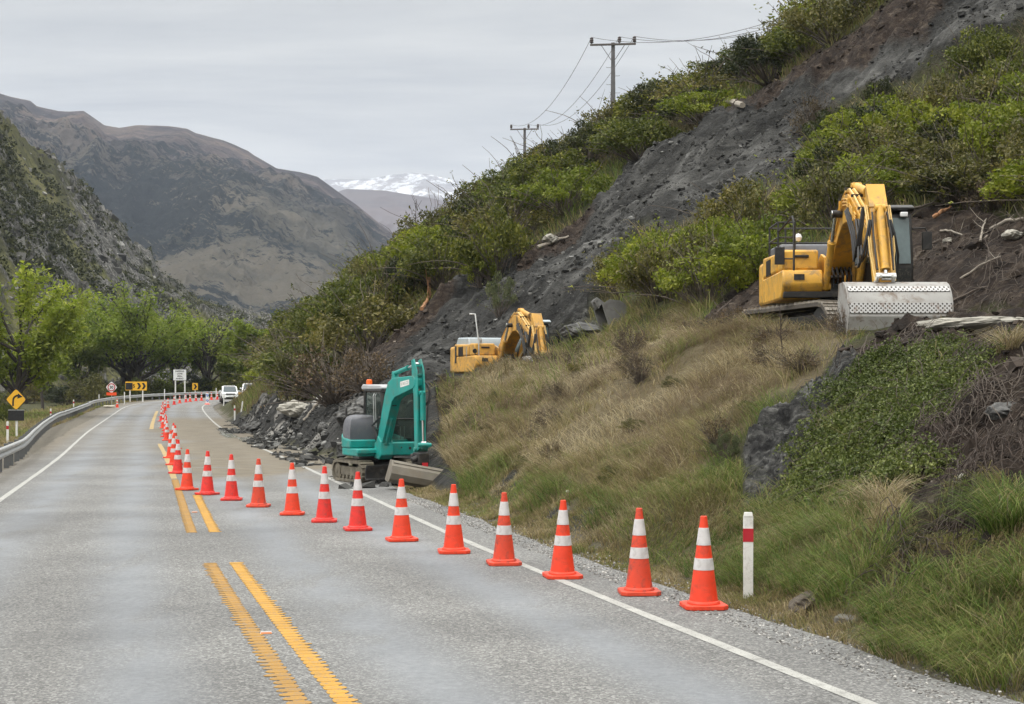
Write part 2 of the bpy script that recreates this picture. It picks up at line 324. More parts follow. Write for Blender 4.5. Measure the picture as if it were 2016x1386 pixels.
def mat_road():
    t = NT('chip_seal'); o = t.attr('across'); mud = t.attr('mud')
    chip = t.voro(54, 'Color'); cs = t.sep(chip); sp = t.ramp(cs[0], [(0, (.035, .035, .037)), (.35, (.105, .105, .105)), (.7, (.20, .20, .197)), (1, (.40, .40, .39))])
    fine = t.ramp(t.noise(120, 2, .5, 'World'), [(.3, (.12, .12, .12)), (.7, (.21, .21, .205))])
    smooth = t.ramp(t.noise(14, 4, .6, 'World'), [(.3, (.160, .172, .188)), (.7, (.215, .226, .242))])
    # two worn wheel paths in each lane
    def band(c0, w):
        d = t.math('ABSOLUTE', t.math('SUBTRACT', o, c0)); n = t.N.new('ShaderNodeMapRange'); n.interpolation_type = 'SMOOTHSTEP'; n.inputs[1].default_value = 0; n.inputs[2].default_value = w; n.inputs[3].default_value = 1; n.inputs[4].default_value = 0; t.link(d, n.inputs[0]); return n.outputs[0]
    wp = t.math('MAXIMUM', t.math('MAXIMUM', band(.85, .75), band(2.55, .7)), t.math('MAXIMUM', band(4.6, .7), band(6.3, .7)))
    wp = t.math('MULTIPLY', wp, t.step(t.noise(.55, 4, .6, 'World', .3, None, ((1.6, .45, 1), (0, 0, R(16)))), .26, .52))
    base = t.mix(.46, sp, fine); c = t.mix(t.math('MULTIPLY', wp, .92), base, smooth)
    pat = t.ramp(t.noise(.32, 5, .6, 'World'), [(.35, (.80, .80, .80)), (.65, (1.14, 1.14, 1.13))]); c = t.mix(1.0, c, pat, 'MULTIPLY')
    dark = t.step(t.noise(.16, 5, .65, 'World', .5, None, ((1.5, .6, 1), (0, 0, R(16)))), .56, .66); c = t.mix(t.math('MULTIPLY', dark, .30), c, (.09, .09, .09))
    streak = t.noise(.9, 7, .7, 'World', .4, None, ((.45, 1.9, 1), (0, 0, R(8))))
    mm = t.math('MULTIPLY', mud, t.step(streak, .24, .46)); mudc = t.ramp(t.noise(2.0, 7, .7, 'World', .3, None, ((.5, 2.2, 1),)), [(.3, (.080, .066, .045)), (.5, (.150, .127, .092)), (.7, (.225, .20, .155))])
    c = t.mix(t.math('MULTIPLY', mm, .95), c, mudc)
    stain = t.math('MULTIPLY', mud, t.step(t.noise(.7, 6, .7, 'World', .8, None, ((.3, 1.7, 1), (0, 0, R(5)))), .60, .68)); c = t.mix(t.math('MULTIPLY', stain, .6), c, (.07, .062, .052))
    t.bump(t.math('ADD', t.math('MULTIPLY', cs[1], t.math('SUBTRACT', 1.15, wp)), t.noise(60, 3)), .55, .012)
    return t.fin(c, .82, 0, .35)
def mat_paint(name, col, wear=.5, scale=9):
    t = NT(name); w = t.math('MULTIPLY', t.step(t.noise(scale, 7, .75, 'World'), .5, .72), wear); c = t.mix(t.step(t.noise(2.2, 4, .6, 'World'), .3, .7), tuple(k * .82 for k in col), col)
    w2 = t.math('MULTIPLY', t.step(t.noise(85, 3, .6, 'World'), .54, .64), wear * .75); c = t.mix(w2, c, (.13, .128, .12)); c = t.mix(w, c, (.17, .168, .16)); t.bump(t.noise(70, 3), .4, .008); return t.fin(c, .75, 0, .3)

# ------------------------------------------------------------------ mesh tools
COL = sc.collection
def mesh_np(name, verts, faces, mat=None, parent=None, smooth=False, cols=None):
    """link one mesh object from numpy arrays; faces: list of (M,k) arrays"""
    me = bpy.data.meshes.new(name); verts = np.asarray(verts, np.float32).reshape(-1, 3)
    me.vertices.add(len(verts)); me.vertices.foreach_set('co', verts.ravel())
    loops = np.concatenate([np.asarray(f, np.int32).ravel() for f in faces]); tot = np.concatenate([np.full(len(f), np.asarray(f).shape[1], np.int32) for f in faces])
    me.loops.add(len(loops)); me.loops.foreach_set('vertex_index', loops)
    me.polygons.add(len(tot)); me.polygons.foreach_set('loop_start', np.r_[0, np.cumsum(tot)[:-1]].astype(np.int32)); me.polygons.foreach_set('loop_total', tot)
    me.polygons.foreach_set('use_smooth', np.full(len(tot), smooth))
    for k, arr in (cols or {}).items():
        arr = np.asarray(arr, np.float32)
        if arr.ndim == 1: me.attributes.new(k, 'FLOAT', 'POINT').data.foreach_set('value', arr)
        else: me.attributes.new(k, 'FLOAT_COLOR', 'POINT').data.foreach_set('color', np.c_[arr, np.ones(len(arr))].astype(np.float32).ravel())
    me.update(calc_edges=True)
    if mat: me.materials.append(mat)
    o = bpy.data.objects.new(name, me); COL.objects.link(o)
    if parent: o.parent = parent
    return o
def tag(o, label=None, cat=None, group=None, kind=None):
    if label: o['label'] = label
    if cat: o['category'] = cat
    if group: o['group'] = group
    if kind: o['kind'] = kind
    return o
def thing(name, loc, label, cat, rz=0.0, group=None, rot=None):
    o = bpy.data.objects.new(name, None); COL.objects.link(o); o.location = loc; o.rotation_euler = rot or (0, 0, rz); o.empty_display_size = .3
    return tag(o, label, cat, group)
def copy_tree(o, loc=None, rz=None, label=None, parent=None, scale=None, group=None):
    c = o.copy(); COL.objects.link(c)
    if parent: c.parent = parent
    if loc is not None: c.location = loc
    if rz is not None: c.rotation_euler = (c.rotation_euler[0], c.rotation_euler[1], rz)
    if scale is not None: c.scale = scale if isinstance(scale, (tuple, list)) else (scale,) * 3
    if label: c['label'] = label
    if group: c['group'] = group
    for ch in list(o.children): copy_tree(ch, parent=c)
    return c
class MB:
    """collects boxes, prisms and tubes and links them as ONE mesh object"""
    def __init__(s, M=None): s.v = []; s.f = []; s.M = M
    def addv(s, pts, faces, M=None):
        b = len(s.v); M = M or s.M
        s.v += [tuple(M @ Vector(p)) if M else tuple(p) for p in pts]; s.f += [tuple(b + i for i in f) for f in faces]; return s
    def box(s, c, d, M=None, top=(1, 1)):
        x, y, z = (k / 2 for k in d); tx, ty = top
        P = [(-x, -y, -z), (x, -y, -z), (x, y, -z), (-x, y, -z), (-x * tx, -y * ty, z), (x * tx, -y * ty, z), (x * tx, y * ty, z), (-x * tx, y * ty, z)]
        if M is not None: P = [tuple(M @ Vector(p)) for p in P]
        P = [(p[0] + c[0], p[1] + c[1], p[2] + c[2]) for p in P]
        return s.addv(P, [(0, 3, 2, 1), (4, 5, 6, 7), (0, 1, 5, 4), (1, 2, 6, 5), (2, 3, 7, 6), (3, 0, 4, 7)])
    def prism(s, poly, a, b, axis='y'):
        """outline in the XZ plane pushed along y (axis y), in YZ along x, or in XY along z"""
        def P(p, t): return (p[0], t, p[1]) if axis == 'y' else ((t, p[0], p[1]) if axis == 'x' else (p[0], p[1], t))
        n = len(poly); pts = [P(p, a) for p in poly] + [P(p, b) for p in poly]
        area = sum(poly[i][0] * poly[(i + 1) % n][1] - poly[(i + 1) % n][0] * poly[i][1] for i in range(n))
        flip = (area > 0) == (axis != 'y'); fl = [tuple(range(n - 1, -1, -1)), tuple(range(n, 2 * n))] + [(i, (i + 1) % n, n + (i + 1) % n, n + i) for i in range(n)]
        if not flip: fl = [tuple(reversed(f)) for f in fl]
        if b < a: fl = [tuple(reversed(f)) for f in fl]
        return s.addv(pts, fl)
    def tube(s, path, r, n=8, r1=None, caps=True):
        path = [Vector(p) for p in path]; m = len(path); pts = []; fs = []; up = Vector((0, 0, 1)); prev = None
        for i, p in enumerate(path):
            t = (path[min(i + 1, m - 1)] - path[max(i - 1, 0)]).normalized()
            if prev is None:
                a = t.cross(up if abs(t.z) < .95 else Vector((1, 0, 0))).normalized()
            else: a = (prev - t * prev.dot(t)).normalized()
            prev = a; b = t.cross(a); rr = r[i] if isinstance(r, (list, tuple)) else (r + (r1 - r) * i / (m - 1) if r1 is not None else r)
            for k in range(n):
                w = 2 * math.pi * k / n; pts.append(tuple(p + (a * math.cos(w) + b * math.sin(w)) * rr))
        for i in range(m - 1):
            for k in range(n): fs.append((i * n + k, i * n + (k + 1) % n, (i + 1) * n + (k + 1) % n, (i + 1) * n + k))
        if caps: fs.append(tuple(range(n - 1, -1, -1))); fs.append(tuple((m - 1) * n + k for k in range(n)))
        return s.addv(pts, fs)
    def cyl(s, a, b, r, r1=None, n=16): return s.tube([a, b], r, n, r1)
    def lathe(s, prof, c=(0, 0, 0), n=20, axis=None):
        pts = []; fs = []; m = len(prof)
        for r, z in prof:
            for k in range(n): w = 2 * math.pi * k / n; pts.append((c[0] + r * math.cos(w), c[1] + r * math.sin(w), c[2] + z))
        for i in range(m - 1):
            for k in range(n): fs.append((i * n + k, i * n + (k + 1) % n, (i + 1) * n + (k + 1) % n, (i + 1) * n + k))
        fs.append(tuple(range(n - 1, -1, -1))); fs.append(tuple((m - 1) * n + k for k in range(n)))
        return s.addv(pts, fs)
    def build(s, name, mat, parent=None, bevel=0.0, smooth=True, ang=35, label=None):
        me = bpy.data.meshes.new(name); me.from_pydata(s.v, [], s.f); me.update(); me.materials.append(mat)
        if smooth:
            me.polygons.foreach_set('use_smooth', [True] * len(me.polygons)); me.set_sharp_from_angle(angle=R(ang))
        o = bpy.data.objects.new(name, me); COL.objects.link(o)
        if parent: o.parent = parent
        if bevel:
            b = o.modifiers.new('bevel', 'BEVEL'); b.width = bevel; b.segments = 2; b.limit_method = 'ANGLE'; b.angle_limit = R(38)
        if label: o['label'] = label
        return o
def text_mesh(body, size, mat, name='lettering', parent=None, loc=(0, 0, 0), rot=(0, 0, 0), extrude=.002, align='CENTER', spacing=1.0, sx=1.0, bold=0.0):
    cu = bpy.data.curves.new(name, 'FONT'); cu.body = body; cu.size = size; cu.extrude = extrude; cu.align_x = align; cu.align_y = 'CENTER'; cu.space_character = spacing; cu.offset = bold; cu.resolution_u = 3
    tmp = bpy.data.objects.new('lettering_source', cu); COL.objects.link(tmp); bpy.context.view_layer.update()
    me = bpy.data.meshes.new_from_object(tmp.evaluated_get(bpy.context.evaluated_depsgraph_get())); bpy.data.objects.remove(tmp); bpy.data.curves.remove(cu)
    me.name = name; me.materials.clear(); me.materials.append(mat)
    o = bpy.data.objects.new(name, me); COL.objects.link(o); o.location = loc; o.rotation_euler = rot; o.scale = (sx, 1, 1)
    if parent: o.parent = parent
    return o

# ================================================================== SETTING
# ---- ground: one sheet from under the camera to the horizon
def build_ground():
    th = np.r_[np.linspace(-180, -48, 70, endpoint=False), np.linspace(-48, -22, 90, endpoint=False), np.linspace(-22, 24, 980, endpoint=False), np.linspace(24, 60, 110, endpoint=False), np.linspace(60, 180, 60, endpoint=False)]
    th = np.radians(th); r = np.r_[np.linspace(.6, 7, 20, endpoint=False), np.exp(np.linspace(math.log(7), math.log(125), 860, endpoint=False)), np.exp(np.linspace(math.log(125), math.log(320), 70, endpoint=False)), np.exp(np.linspace(math.log(320), math.log(9000), 16))]
    nt, nr = len(th), len(r); X = np.outer(r, np.sin(th)).ravel(); Y = np.outer(r, np.cos(th)).ravel()
    z, o, arc, scar, bro, dry, roc = height(X, Y, True); pale = _pale.copy()
    rr = np.hypot(X, Y)
    edge = fbm(X * 1.3, Y * 1.3, 4)
    grav = np.clip(sstep(7.4, 8.0, o + edge * .25) * (1 - sstep(8.35, 9.0, o + edge * .7)) + (1 - sstep(-4.0, -2.4, o + edge * .6)) * 0 + sstep(-3.6, -2.6, o + edge * .8) * (o < 3.5), 0, 1) * (rr < 300) * (1 - scar)
    silt = np.clip((1 - sstep(.4, 2.2, np.abs(o - 9.0 + edge))) * sstep(52, 58, Y) * (1 - sstep(84, 92, Y)) * (fbm(X * .8, Y * .8, 3) > .1), 0, 1)
    dry = np.clip(dry + .75 * sstep(-4.0, -3.0, o) * (o < 0) * (1 - grav) + .6 * (1 - sstep(9.2, 10.2, o)) * (o > 7.5) * (Y < 40) * (1 - grav), 0, 1)
    idx = np.arange(nt * nr).reshape(nr, nt); a = idx[:-1]; b = idx[1:]; a1 = np.roll(a, -1, 1); b1 = np.roll(b, -1, 1)
    q = np.stack([a, b, b1, a1], -1).reshape(-1, 4)[:, ::-1]
    g = mesh_np('ground', np.c_[X, Y, z], [q, ], mat_ground(), smooth=True, cols={'zone': np.c_[scar, bro, dry], 'zone_two': np.c_[roc, grav, silt], 'pale': pale})
    cap = mesh_np  # the small hole under the camera lies beneath the road sheet
    return tag(g, kind='structure')
ground = build_ground()

# ---- the road sheet and its markings
S0 = 2.0; S1 = float(S_ALL[-1]) - 2
def strip(name, s0, s1, o0, o1, dz, mat, n=1, jit=0.0, kind=True, cols=False, taper=None):
    s = np.arange(round(s0 / STEP) * STEP, s1 + 1e-6, STEP); k = np.linspace(0, 1, n + 1)
    oo = o0 + (o1 - o0) * k[None, :] + np.zeros((len(s), 1))
    if jit:
        oo[:, 0] += fbm(s * .7, s * 0 + 3, 4) * jit; oo[:, -1] += fbm(s * .7, s * 0 + 9, 4) * jit
    P = road_pt(np.repeat(s[:, None], n + 1, 1), oo, dz); m = len(s); idx = np.arange(m * (n + 1)).reshape(m, n + 1)
    q = np.stack([idx[:-1, :-1], idx[:-1, 1:], idx[1:, 1:], idx[1:, :-1]], -1).reshape(-1, 4)
    c = None
    if cols:
        Y = P[..., 1]; mud = sstep(3.2, 5.0, oo + fbm(P[..., 0] * .3, P[..., 1] * .12, 3) * 1.6) * sstep(33, 44, Y + fbm(P[..., 0] * .4, P[..., 1] * .2, 3) * 8) * (1 - sstep(98, 118, Y)) + .22 * sstep(48, 60, Y) * (1 - sstep(85, 112, Y)) + .14 * sstep(112, 125, Y)
        mud = np.clip(mud * 1.25 + .6 * (1 - sstep(-.9, -.1, oo)), 0, 1)
        c = {'across': oo.ravel(), 'mud': mud.ravel()}
    ob = mesh_np(name, P.reshape(-1, 3), [q], mat, smooth=True, cols=c)
    return tag(ob, kind='structure') if kind else ob
M_ROAD = mat_road(); road = strip('road', S0, S1, -1.05, 8.25, 0.0, M_ROAD, 40, .16, cols=True)
M_WHITE = mat_paint('white_road_paint', (.40, .40, .38), 1.0, 6); M_YEL = mat_paint('yellow_road_paint', (.50, .27, .04), .9, 14); M_YEL2 = mat_paint('worn_yellow_road_paint', (.37, .205, .045), 1.0, 8)
strip('edge_line', S0, S1, -.06, .06, .004, M_WHITE, 1, .012)
strip('edge_line', S0, S1, 7.19, 7.31, .004, M_WHITE, 1, .012)
def ribbed_line(o, y0, y1, mat, w=.13, ragged=.07, seed=1, inner=0.4):
    """no-overtaking line laid as raised cross ribs with dribbled ends"""
    rg = np.random.default_rng(seed); mb = MB(); s = s_at(y0); e = s_at(y1) + .2
    base = []
    while s < e:
        l = o - w / 2 - (.02 + abs(rg.normal(0, ragged * .55))) * (1 if seed % 2 else inner); r_ = o + w / 2 + (.02 + abs(rg.normal(0, ragged * .55))) * (inner if seed % 2 else 1)
        for (a, b, c0, c1, h) in ((s, s + .125, l, r_, .005),):
            ld = [road_pt(np.array([a + .03]), np.array([c0]))[0], road_pt(np.array([a]), np.array([o - w / 2]))[0], road_pt(np.array([a]), np.array([o + w / 2]))[0], road_pt(np.array([a + .03]), np.array([c1]))[0],
                  road_pt(np.array([a + .06]), np.array([c1]))[0], road_pt(np.array([b - .02]), np.array([o + w / 2]))[0], road_pt(np.array([b - .02]), np.array([o - w / 2]))[0], road_pt(np.array([a + .06]), np.array([c0]))[0]]
            pts = [(p[0], p[1], p[2] + .002) for p in ld] + [(p[0], p[1], p[2] + h) for p in ld]
            mb.addv(pts, [tuple(range(8, 16)), *[(i, (i + 1) % 8, 8 + (i + 1) % 8, 8 + i) for i in range(8)]])
        s += .15
    a = strip('yellow_line', s_at(y0), s_at(y1), o - w * (.42 if seed % 2 == 0 else .25), o + w * .42, .0035, mat, 1, .012); return tag(mb.build('yellow_line', mat, smooth=False), kind='structure')
ribbed_line(3.55, -2, 17.4, M_YEL2, seed=3, ragged=.035); ribbed_line(3.85, -2, 17.4, M_YEL, seed=4, ragged=.04, inner=.15)
ribbed_line(3.50, 21.6, 36.0, M_YEL2, seed=5, ragged=.02); ribbed_line(3.83, 21.6, 30.2, M_YEL, seed=6, ragged=.03)
M_YEL3 = mat_paint('faded_yellow_road_paint', (.42, .30, .13), 1.0, 4)
strip('yellow_line', s_at(36.3), s_at(62), 3.40, 3.56, .004, M_YEL3, 1, .02); strip('yellow_line', s_at(84), s_at(128), 3.2, 3.42, .004, M_YEL3, 1, .02)
for k in range(9):                                  # short white hatch bars beside the far part of the centre line
    s = s_at(88 + k * 3.4); P = road_pt(np.array([s, s, s + .5, s + .5]), np.array([3.65, 4.3, 4.3, 3.65]), .004)
    tag(mesh_np('hatch_line', P, [np.array([[0, 1, 2, 3]])], M_WHITE), kind='structure')

def puddle(yc, oc, L, Wd, seed, label):
    a = np.linspace(0, 2 * math.pi, 48, endpoint=False); r = 1 + .45 * fbm(np.cos(a) * 1.6 + seed * 3, np.sin(a) * 1.6, 3) + .25 * fbm(np.cos(a) * 5 + seed, np.sin(a) * 5, 2)
    P = road_pt(s_at(yc) + np.sin(a) * r * L, oc + np.cos(a) * r * Wd, .008); c = road_pt(np.array([s_at(yc)]), np.array([oc]), .008); V = np.concatenate([P, c]); i = np.arange(48)
    t = MATS.get('silty_water')
    if t is None:
        k = NT('silty_water'); t = k.fin(k.ramp(k.noise(3, 5, .7, 'World'), [(.35, (.12, .115, .10)), (.6, (.34, .335, .32))]), .12, 0, .6)
    return tag(mesh_np('puddle', V, [np.c_[i, (i + 1) % 48, np.full(48, 48)]], t), kind='structure')
for k, (yc, oc, L, Wd) in enumerate(((80, 7.3, 5, .5), (72, 7.0, 4, .35), (66, 7.6, 3.2, .5), (60, 7.9, 2.4, .4), (33.5, 8.9, 1.0, .45))): puddle(yc, oc, L, Wd, k + 1, '')
# ---- rocky hill across the valley, mountain behind it, snowy range
def mat_hill():
    t = NT('rocky_hill'); rk = t.attr('rock'); n1 = t.noise(.05, 7, .66, 'World'); n2 = t.noise(.30, 7, .72, 'World'); n3 = t.noise(.022, 5, .55, 'World')
    c = t.ramp(n1, [(.34, (.040, .042, .022)), (.46, (.080, .080, .038)), (.56, (.125, .125, .052)), (.70, (.17, .16, .075))])
    c = t.mix(t.math('MULTIPLY', t.step(n2, .52, .60), .8), c, (.026, .029, .018)); c = t.mix(t.math('MULTIPLY', t.step(n3, .53, .60), t.step(n2, .66, .50)), c, (.135, .14, .05)); c = t.mix(t.math('MULTIPLY', t.step(t.noise(.9, 5, .7, 'World'), .66, .72), .5), c, (.17, .165, .15))
    rc = t.ramp(t.noise(.8, 7, .75, 'World', .7, None, ((1, 1, .5),)), [(.36, (.02, .02, .02)), (.5, (.10, .098, .09)), (.62, (.26, .255, .24))])
    c = t.mix(rk, c, rc); t.bump(t.noise(.6, 8, .72, 'World'), .8, 1.6); return t.fin(c, .95, 0, .2)
def mat_mountain():
    t = NT('far_mountain'); h = t.attr('rise'); n1 = t.noise(.006, 8, .66, 'World', .5); n2 = t.noise(.03, 8, .74, 'World'); n3 = t.noise(.0022, 5, .6, 'World', .4); n4 = t.noise(.13, 5, .75, 'World')
    low = t.ramp(n1, [(.40, (.065, .072, .066)), (.48, (.125, .122, .105)), (.54, (.165, .158, .132)), (.62, (.22, .20, .16))]); high = t.ramp(n1, [(.40, (.085, .072, .078)), (.5, (.160, .130, .128)), (.60, (.26, .205, .175))])
    c = t.mix(t.step(h, .42, .8), low, high)
    pat = t.math('ADD', t.math('ADD', n2, t.math('MULTIPLY', t.math('SUBTRACT', n3, .5), 1.2)), t.math('MULTIPLY', t.math('SUBTRACT', n4, .5), .8))
    sc_ = t.math('MULTIPLY', t.step(pat, .45, .52), t.math('SUBTRACT', 1.0, t.math('MULTIPLY', t.step(h, .70, 1.0), .75))); c = t.mix(t.math('MULTIPLY', sc_, .88), c, (.022, .034, .042))  # scrub tinted blue, so part of the distance haze sits in the colour
    c = t.mix(t.math('MULTIPLY', t.step(t.noise(.07, 6, .75, 'World'), .61, .67), .55), c, (.25, .24, .225))
    t.bump(t.noise(.025, 9, .76, 'World'), 1.0, 45); return t.fin(c, .97, 0, .1)
def mat_snow():
    t = NT('snow_mountain'); h = t.attr('rise'); n = t.noise(.0045, 7, .7, 'World', .5); n2 = t.noise(.0012, 5, .6, 'World')
    low = t.ramp(n2, [(.35, (.075, .060, .062)), (.65, (.14, .105, .085))]); f = t.step(t.math('ADD', t.math('MULTIPLY', h, 1.6), n), 1.66, 1.92); patchy = t.step(t.noise(.009, 6, .75, 'World', .3, None, ((1, .35, 1),)), .44, .56)
    c = t.mix(t.math('MULTIPLY', f, t.math('MAXIMUM', patchy, .25)), low, (.70, .72, .76)); t.bump(n, .8, 90); return t.fin(c, .9, 0, .2)
def ridge(name, prof, depth, foot, mat, nu=420, nq=240, gul=0.06, gk=9.0, power=.85, back=.5, rockfn=None, seed=0, zfoot=-3.0):
    """a slope rising from its foot to a ridge line given as photo-height profile at its own distance"""
    u = np.linspace(prof[0][0], prof[-1][0], nu); v = np.interp(u, [p[0] for p in prof], [p[1] for p in prof]); D = depth(u); Fo = foot(u)
    q = np.r_[np.linspace(0, 1, nq), np.linspace(1.02, 1 + back, 24)]; U, Q = np.meshgrid(u, q)
    tanx = (U - CU) / F; Y = Fo + (D - Fo) * Q; X = tanx * Y; zr = HC - (v - CV) / F * D; zr = zr + 0 * U
    Z = np.where(Q <= 1, zfoot + (zr - zfoot) * np.clip(Q, 0, 1) ** power, zr - (Q - 1) * (zr - zfoot) * 1.6)
    amp = (zr - zfoot) * gul; s = X / (D.max() - Fo.min()) * gk + seed; w = np.sin(np.clip(Q, 0, 1) * math.pi) ** .6
    n = (ridged(s + fbm(s * .7, Q * 2, 3) * .7 + Q * .9, Q * 1.3 + seed, 5, .55) - .55); Z = Z + amp * n * 2.2 * w * (1 - .9 * sstep(.6, .95, Q)) + amp * .30 * fbm(s * 6, Q * 18, 4) * (w + .08) + amp * 1.05 * (ridged(s * 2.6 + Q * 1.5, Q * 2.4 + seed, 7, .60) - .55) * w * (1 - .97 * sstep(.5, .92, Q))
    cols = {'rise': np.clip(Q, 0, 1).ravel()}
    if rockfn:
        rock, up = rockfn(X, Y, Q, U, v + 0 * U); Z = Z + up; cols['rock'] = rock.ravel()
    m = len(q); idx = np.arange(m * nu).reshape(m, nu); f = np.stack([idx[:-1, :-1], idx[:-1, 1:], idx[1:, 1:], idx[1:, :-1]], -1).reshape(-1, 4)
    o = mesh_np(name, np.c_[X.ravel(), Y.ravel(), Z.ravel()], [f], mat, smooth=True, cols=cols); tag(o, kind='structure')
    return o, X, Y, Z, U, Q
def hill_rock(X, Y, Q, U, V):
    n = fbm(X * .035, Y * .02 + X * .02, 4); crag = ridged(X * .11, Y * .05, 4); fine = ridged(X * .35, Y * .22, 4)
    band = np.exp(-((U - (150 + 230 * (1 - Q))) / 95) ** 2)           # the crag line that falls from the spur to the river
    bare = np.clip(n * 1.1 + band * .55, -1, 1.5); rock = sstep(.50, .62, bare + (fine - .5) * 1.0) * sstep(.50, .62, crag + (fine - .5) * .6)
    return rock, rock * (np.floor(crag * 9) / 9 - .3) * 4.0 + (fine - .5) * 2.2 + (ridged(X * .9, Y * .6, 3) - .5) * .9
HILL = [(-900, -60), (-500, 20), (-200, 110), (0, 226), (30, 255), (62, 296), (108, 306), (128, 342), (160, 372), (205, 420), (240, 450), (262, 486), (296, 505), (312, 540), (345, 562), (390, 592), (440, 607), (500, 622), (560, 634), (640, 655), (800, 690)]
hill, hX, hY, hZ, hU, hQ = ridge('hill', HILL, lambda u: 300 + np.clip(u + 100, 0, 900) * .42, lambda u: 205 + np.clip(u, 0, 700) * .12, mat_hill(), 760, 460, .05, 8, .92, .6, hill_rock, 3.0)
MTN = [(-900, 150), (-400, 120), (-100, 170), (0, 184), (40, 194), (60, 198), (72, 208), (115, 219), (165, 219), (185, 232), (205, 246), (235, 252), (265, 247), (330, 248), (368, 253), (385, 262), (440, 277), (488, 296), (500, 305), (545, 331), (590, 338), (625, 348), (660, 374), (700, 402), (760, 450), (830, 505), (950, 600), (1100, 700)]
ridge('mountain', MTN, lambda u: 2300 + 0 * u, lambda u: 760 + 0 * u, mat_mountain(), 820, 560, .12, 7, .95, .4, None, 9.0, -6)
SNOW = [(300, 520), (560, 372), (632, 354), (672, 352), (700, 353), (735, 351), (770, 344), (812, 340), (850, 344), (890, 354), (940, 362), (990, 374), (1060, 380), (1150, 420), (1400, 560)]
ridge('snow_mountain', SNOW, lambda u: 7800 + 0 * u, lambda u: 4200 + 0 * u, mat_snow(), 420, 240, .05, 9, 1.0, .3, None, 21.0, -6)
FOOT = [(200, 700), (450, 520), (600, 400), (680, 372), (760, 375), (860, 392), (960, 420), (1100, 470), (1400, 600)]
ridge('mountain', FOOT, lambda u: 4600 + 0 * u, lambda u: 2600 + 0 * u, MATS['snow_mountain'] if False else mat_plain('brown_range', (.072, .052, .050), .95, 0, .3, (.035, .032, .034), .7, .0015), 260, 160, .07, 10, 1.0, .3, None, 33.0, -6)

# ================================================================== ROADSIDE OBJECTS
P_ORANGE = mat_plain('cone_orange', (.76, .050, .014), .5, 0, .12, (.20, .05, .03), .35, 5); P_WORN = mat_plain('worn_cone_orange', (.66, .058, .022), .55, 0, .14, (.12, .05, .04), .7, 4)
P_RED = mat_plain('cone_red_orange', (.70, .030, .022), .45, 0, .08, (.2, .05, .04), .5, 7)
P_SLEEVE = mat_plain('reflective_sleeve', (.56, .54, .54), .5, 0, .12, (.25, .22, .2), .4, 7)
P_WHITE = mat_plain('white_post', (.70, .70, .68), .5, 0, .07, (.30, .28, .24), .4, 6)
P_REDBAND = mat_plain('red_reflector', (.42, .012, .025), .35, 0, .1)
P_STEEL = mat_plain('galvanised_steel', (.44, .45, .45), .42, .55, .12, (.3, .28, .25), .3, 2)
P_DKSTEEL = mat_plain('weathered_steel', (.13, .135, .14), .6, .2, .2, (.1, .09, .07), .4, 4)
P_BLACK = mat_plain('black_plastic', (.012, .012, .013), .5, 0, .2, (.10, .09, .08), .25, 4)
P_BLACKMAT = mat_plain('black_sign_sheet', (.010, .010, .011), .7)
P_SIGNYEL = mat_plain('sign_yellow', (.78, .42, .02), .45, 0, .06, (.4, .25, .1), .3, 2)
P_SIGNWHITE = mat_plain('sign_white', (.72, .73, .74), .45, 0, .05, (.5, .5, .48), .3, 2)
P_SIGNRED = mat_plain('sign_red', (.5, .02, .03), .45)
P_SIGNORANGE = mat_plain('sign_orange', (.85, .09, .02), .45)
P_SIGNBLUE = mat_plain('sign_blue', (.03, .13, .45), .45)
P_TIMBER = mat_plain('weathered_timber', (.12, .108, .10), .85, 0, .3, (.08, .07, .06), .5, 3, .3)

# ---- traffic cones
def make_cone(mat, rot):
    t = thing('traffic_cone', (0, 0, 0), 'x', 'traffic cone', rot)
    b = MB(); c = .21; k = .055
    b.prism([(-c + k, -c), (c - k, -c), (c, -c + k), (c, c - k), (c - k, c), (-c + k, c), (-c, c - k), (-c, -c + k)], 0.0, .045, 'z')
    b.lathe([(.165, .045), (.150, .075)], n=24); b.build('base', mat, t, .008)
    rad = lambda z: .142 - (z - .06) * (.142 - .031) / (.90 - .06)
    m = MB(); m.lathe([(rad(.06), .06), (rad(.4), .4), (rad(.86), .86), (rad(.89), .895), (.022, .90), (.017, .88)], n=28); m.build('body', mat, t)
    for z0, z1 in ((.375, .49), (.615, .785)):
        g = MB(); g.lathe([(rad(z0) + .0005, z0), (rad(z0) + .0035, z0 + .002), (rad(z1) + .0035, z1 - .002), (rad(z1) + .0005, z1)], n=28); g.build('reflective_band', P_SLEEVE, t)
    return t
cone_proto = [make_cone(P_ORANGE, .2), make_cone(P_RED, .1), make_cone(P_WORN, .3)]; cone_used = [False] * 3
def put_cone(x, y, z, label, group, k):
    p = cone_proto[k]; rz = random.uniform(0, 1.5) if y > 30 else random.uniform(-.12, .12) + R(8)
    if not cone_used[k]: cone_used[k] = True; p.location = (x, y, z); p.rotation_euler = (0, 0, rz); p['label'] = label; p['group'] = group; return p
    c = copy_tree(p, (x, y, z), rz, label, group=group); c.rotation_euler = (random.gauss(0, .012), random.gauss(0, .012), rz); c.scale = (random.uniform(.97, 1.03),) * 2 + (random.uniform(.98, 1.02),); return c
FRONT = [(1388, 1200), (1260, 1172), (1108, 1139), (992, 1113), (893, 1090), (790, 1066), (703, 1045), (637, 1028.5), (574, 1014.5), (507, 998.5), (454, 985.5), (406, 974.5), (366, 965.5)]
TONE = [0, 2, 0, 2, 0, 0, 1, 1, 0, 2, 1, 1, 0]
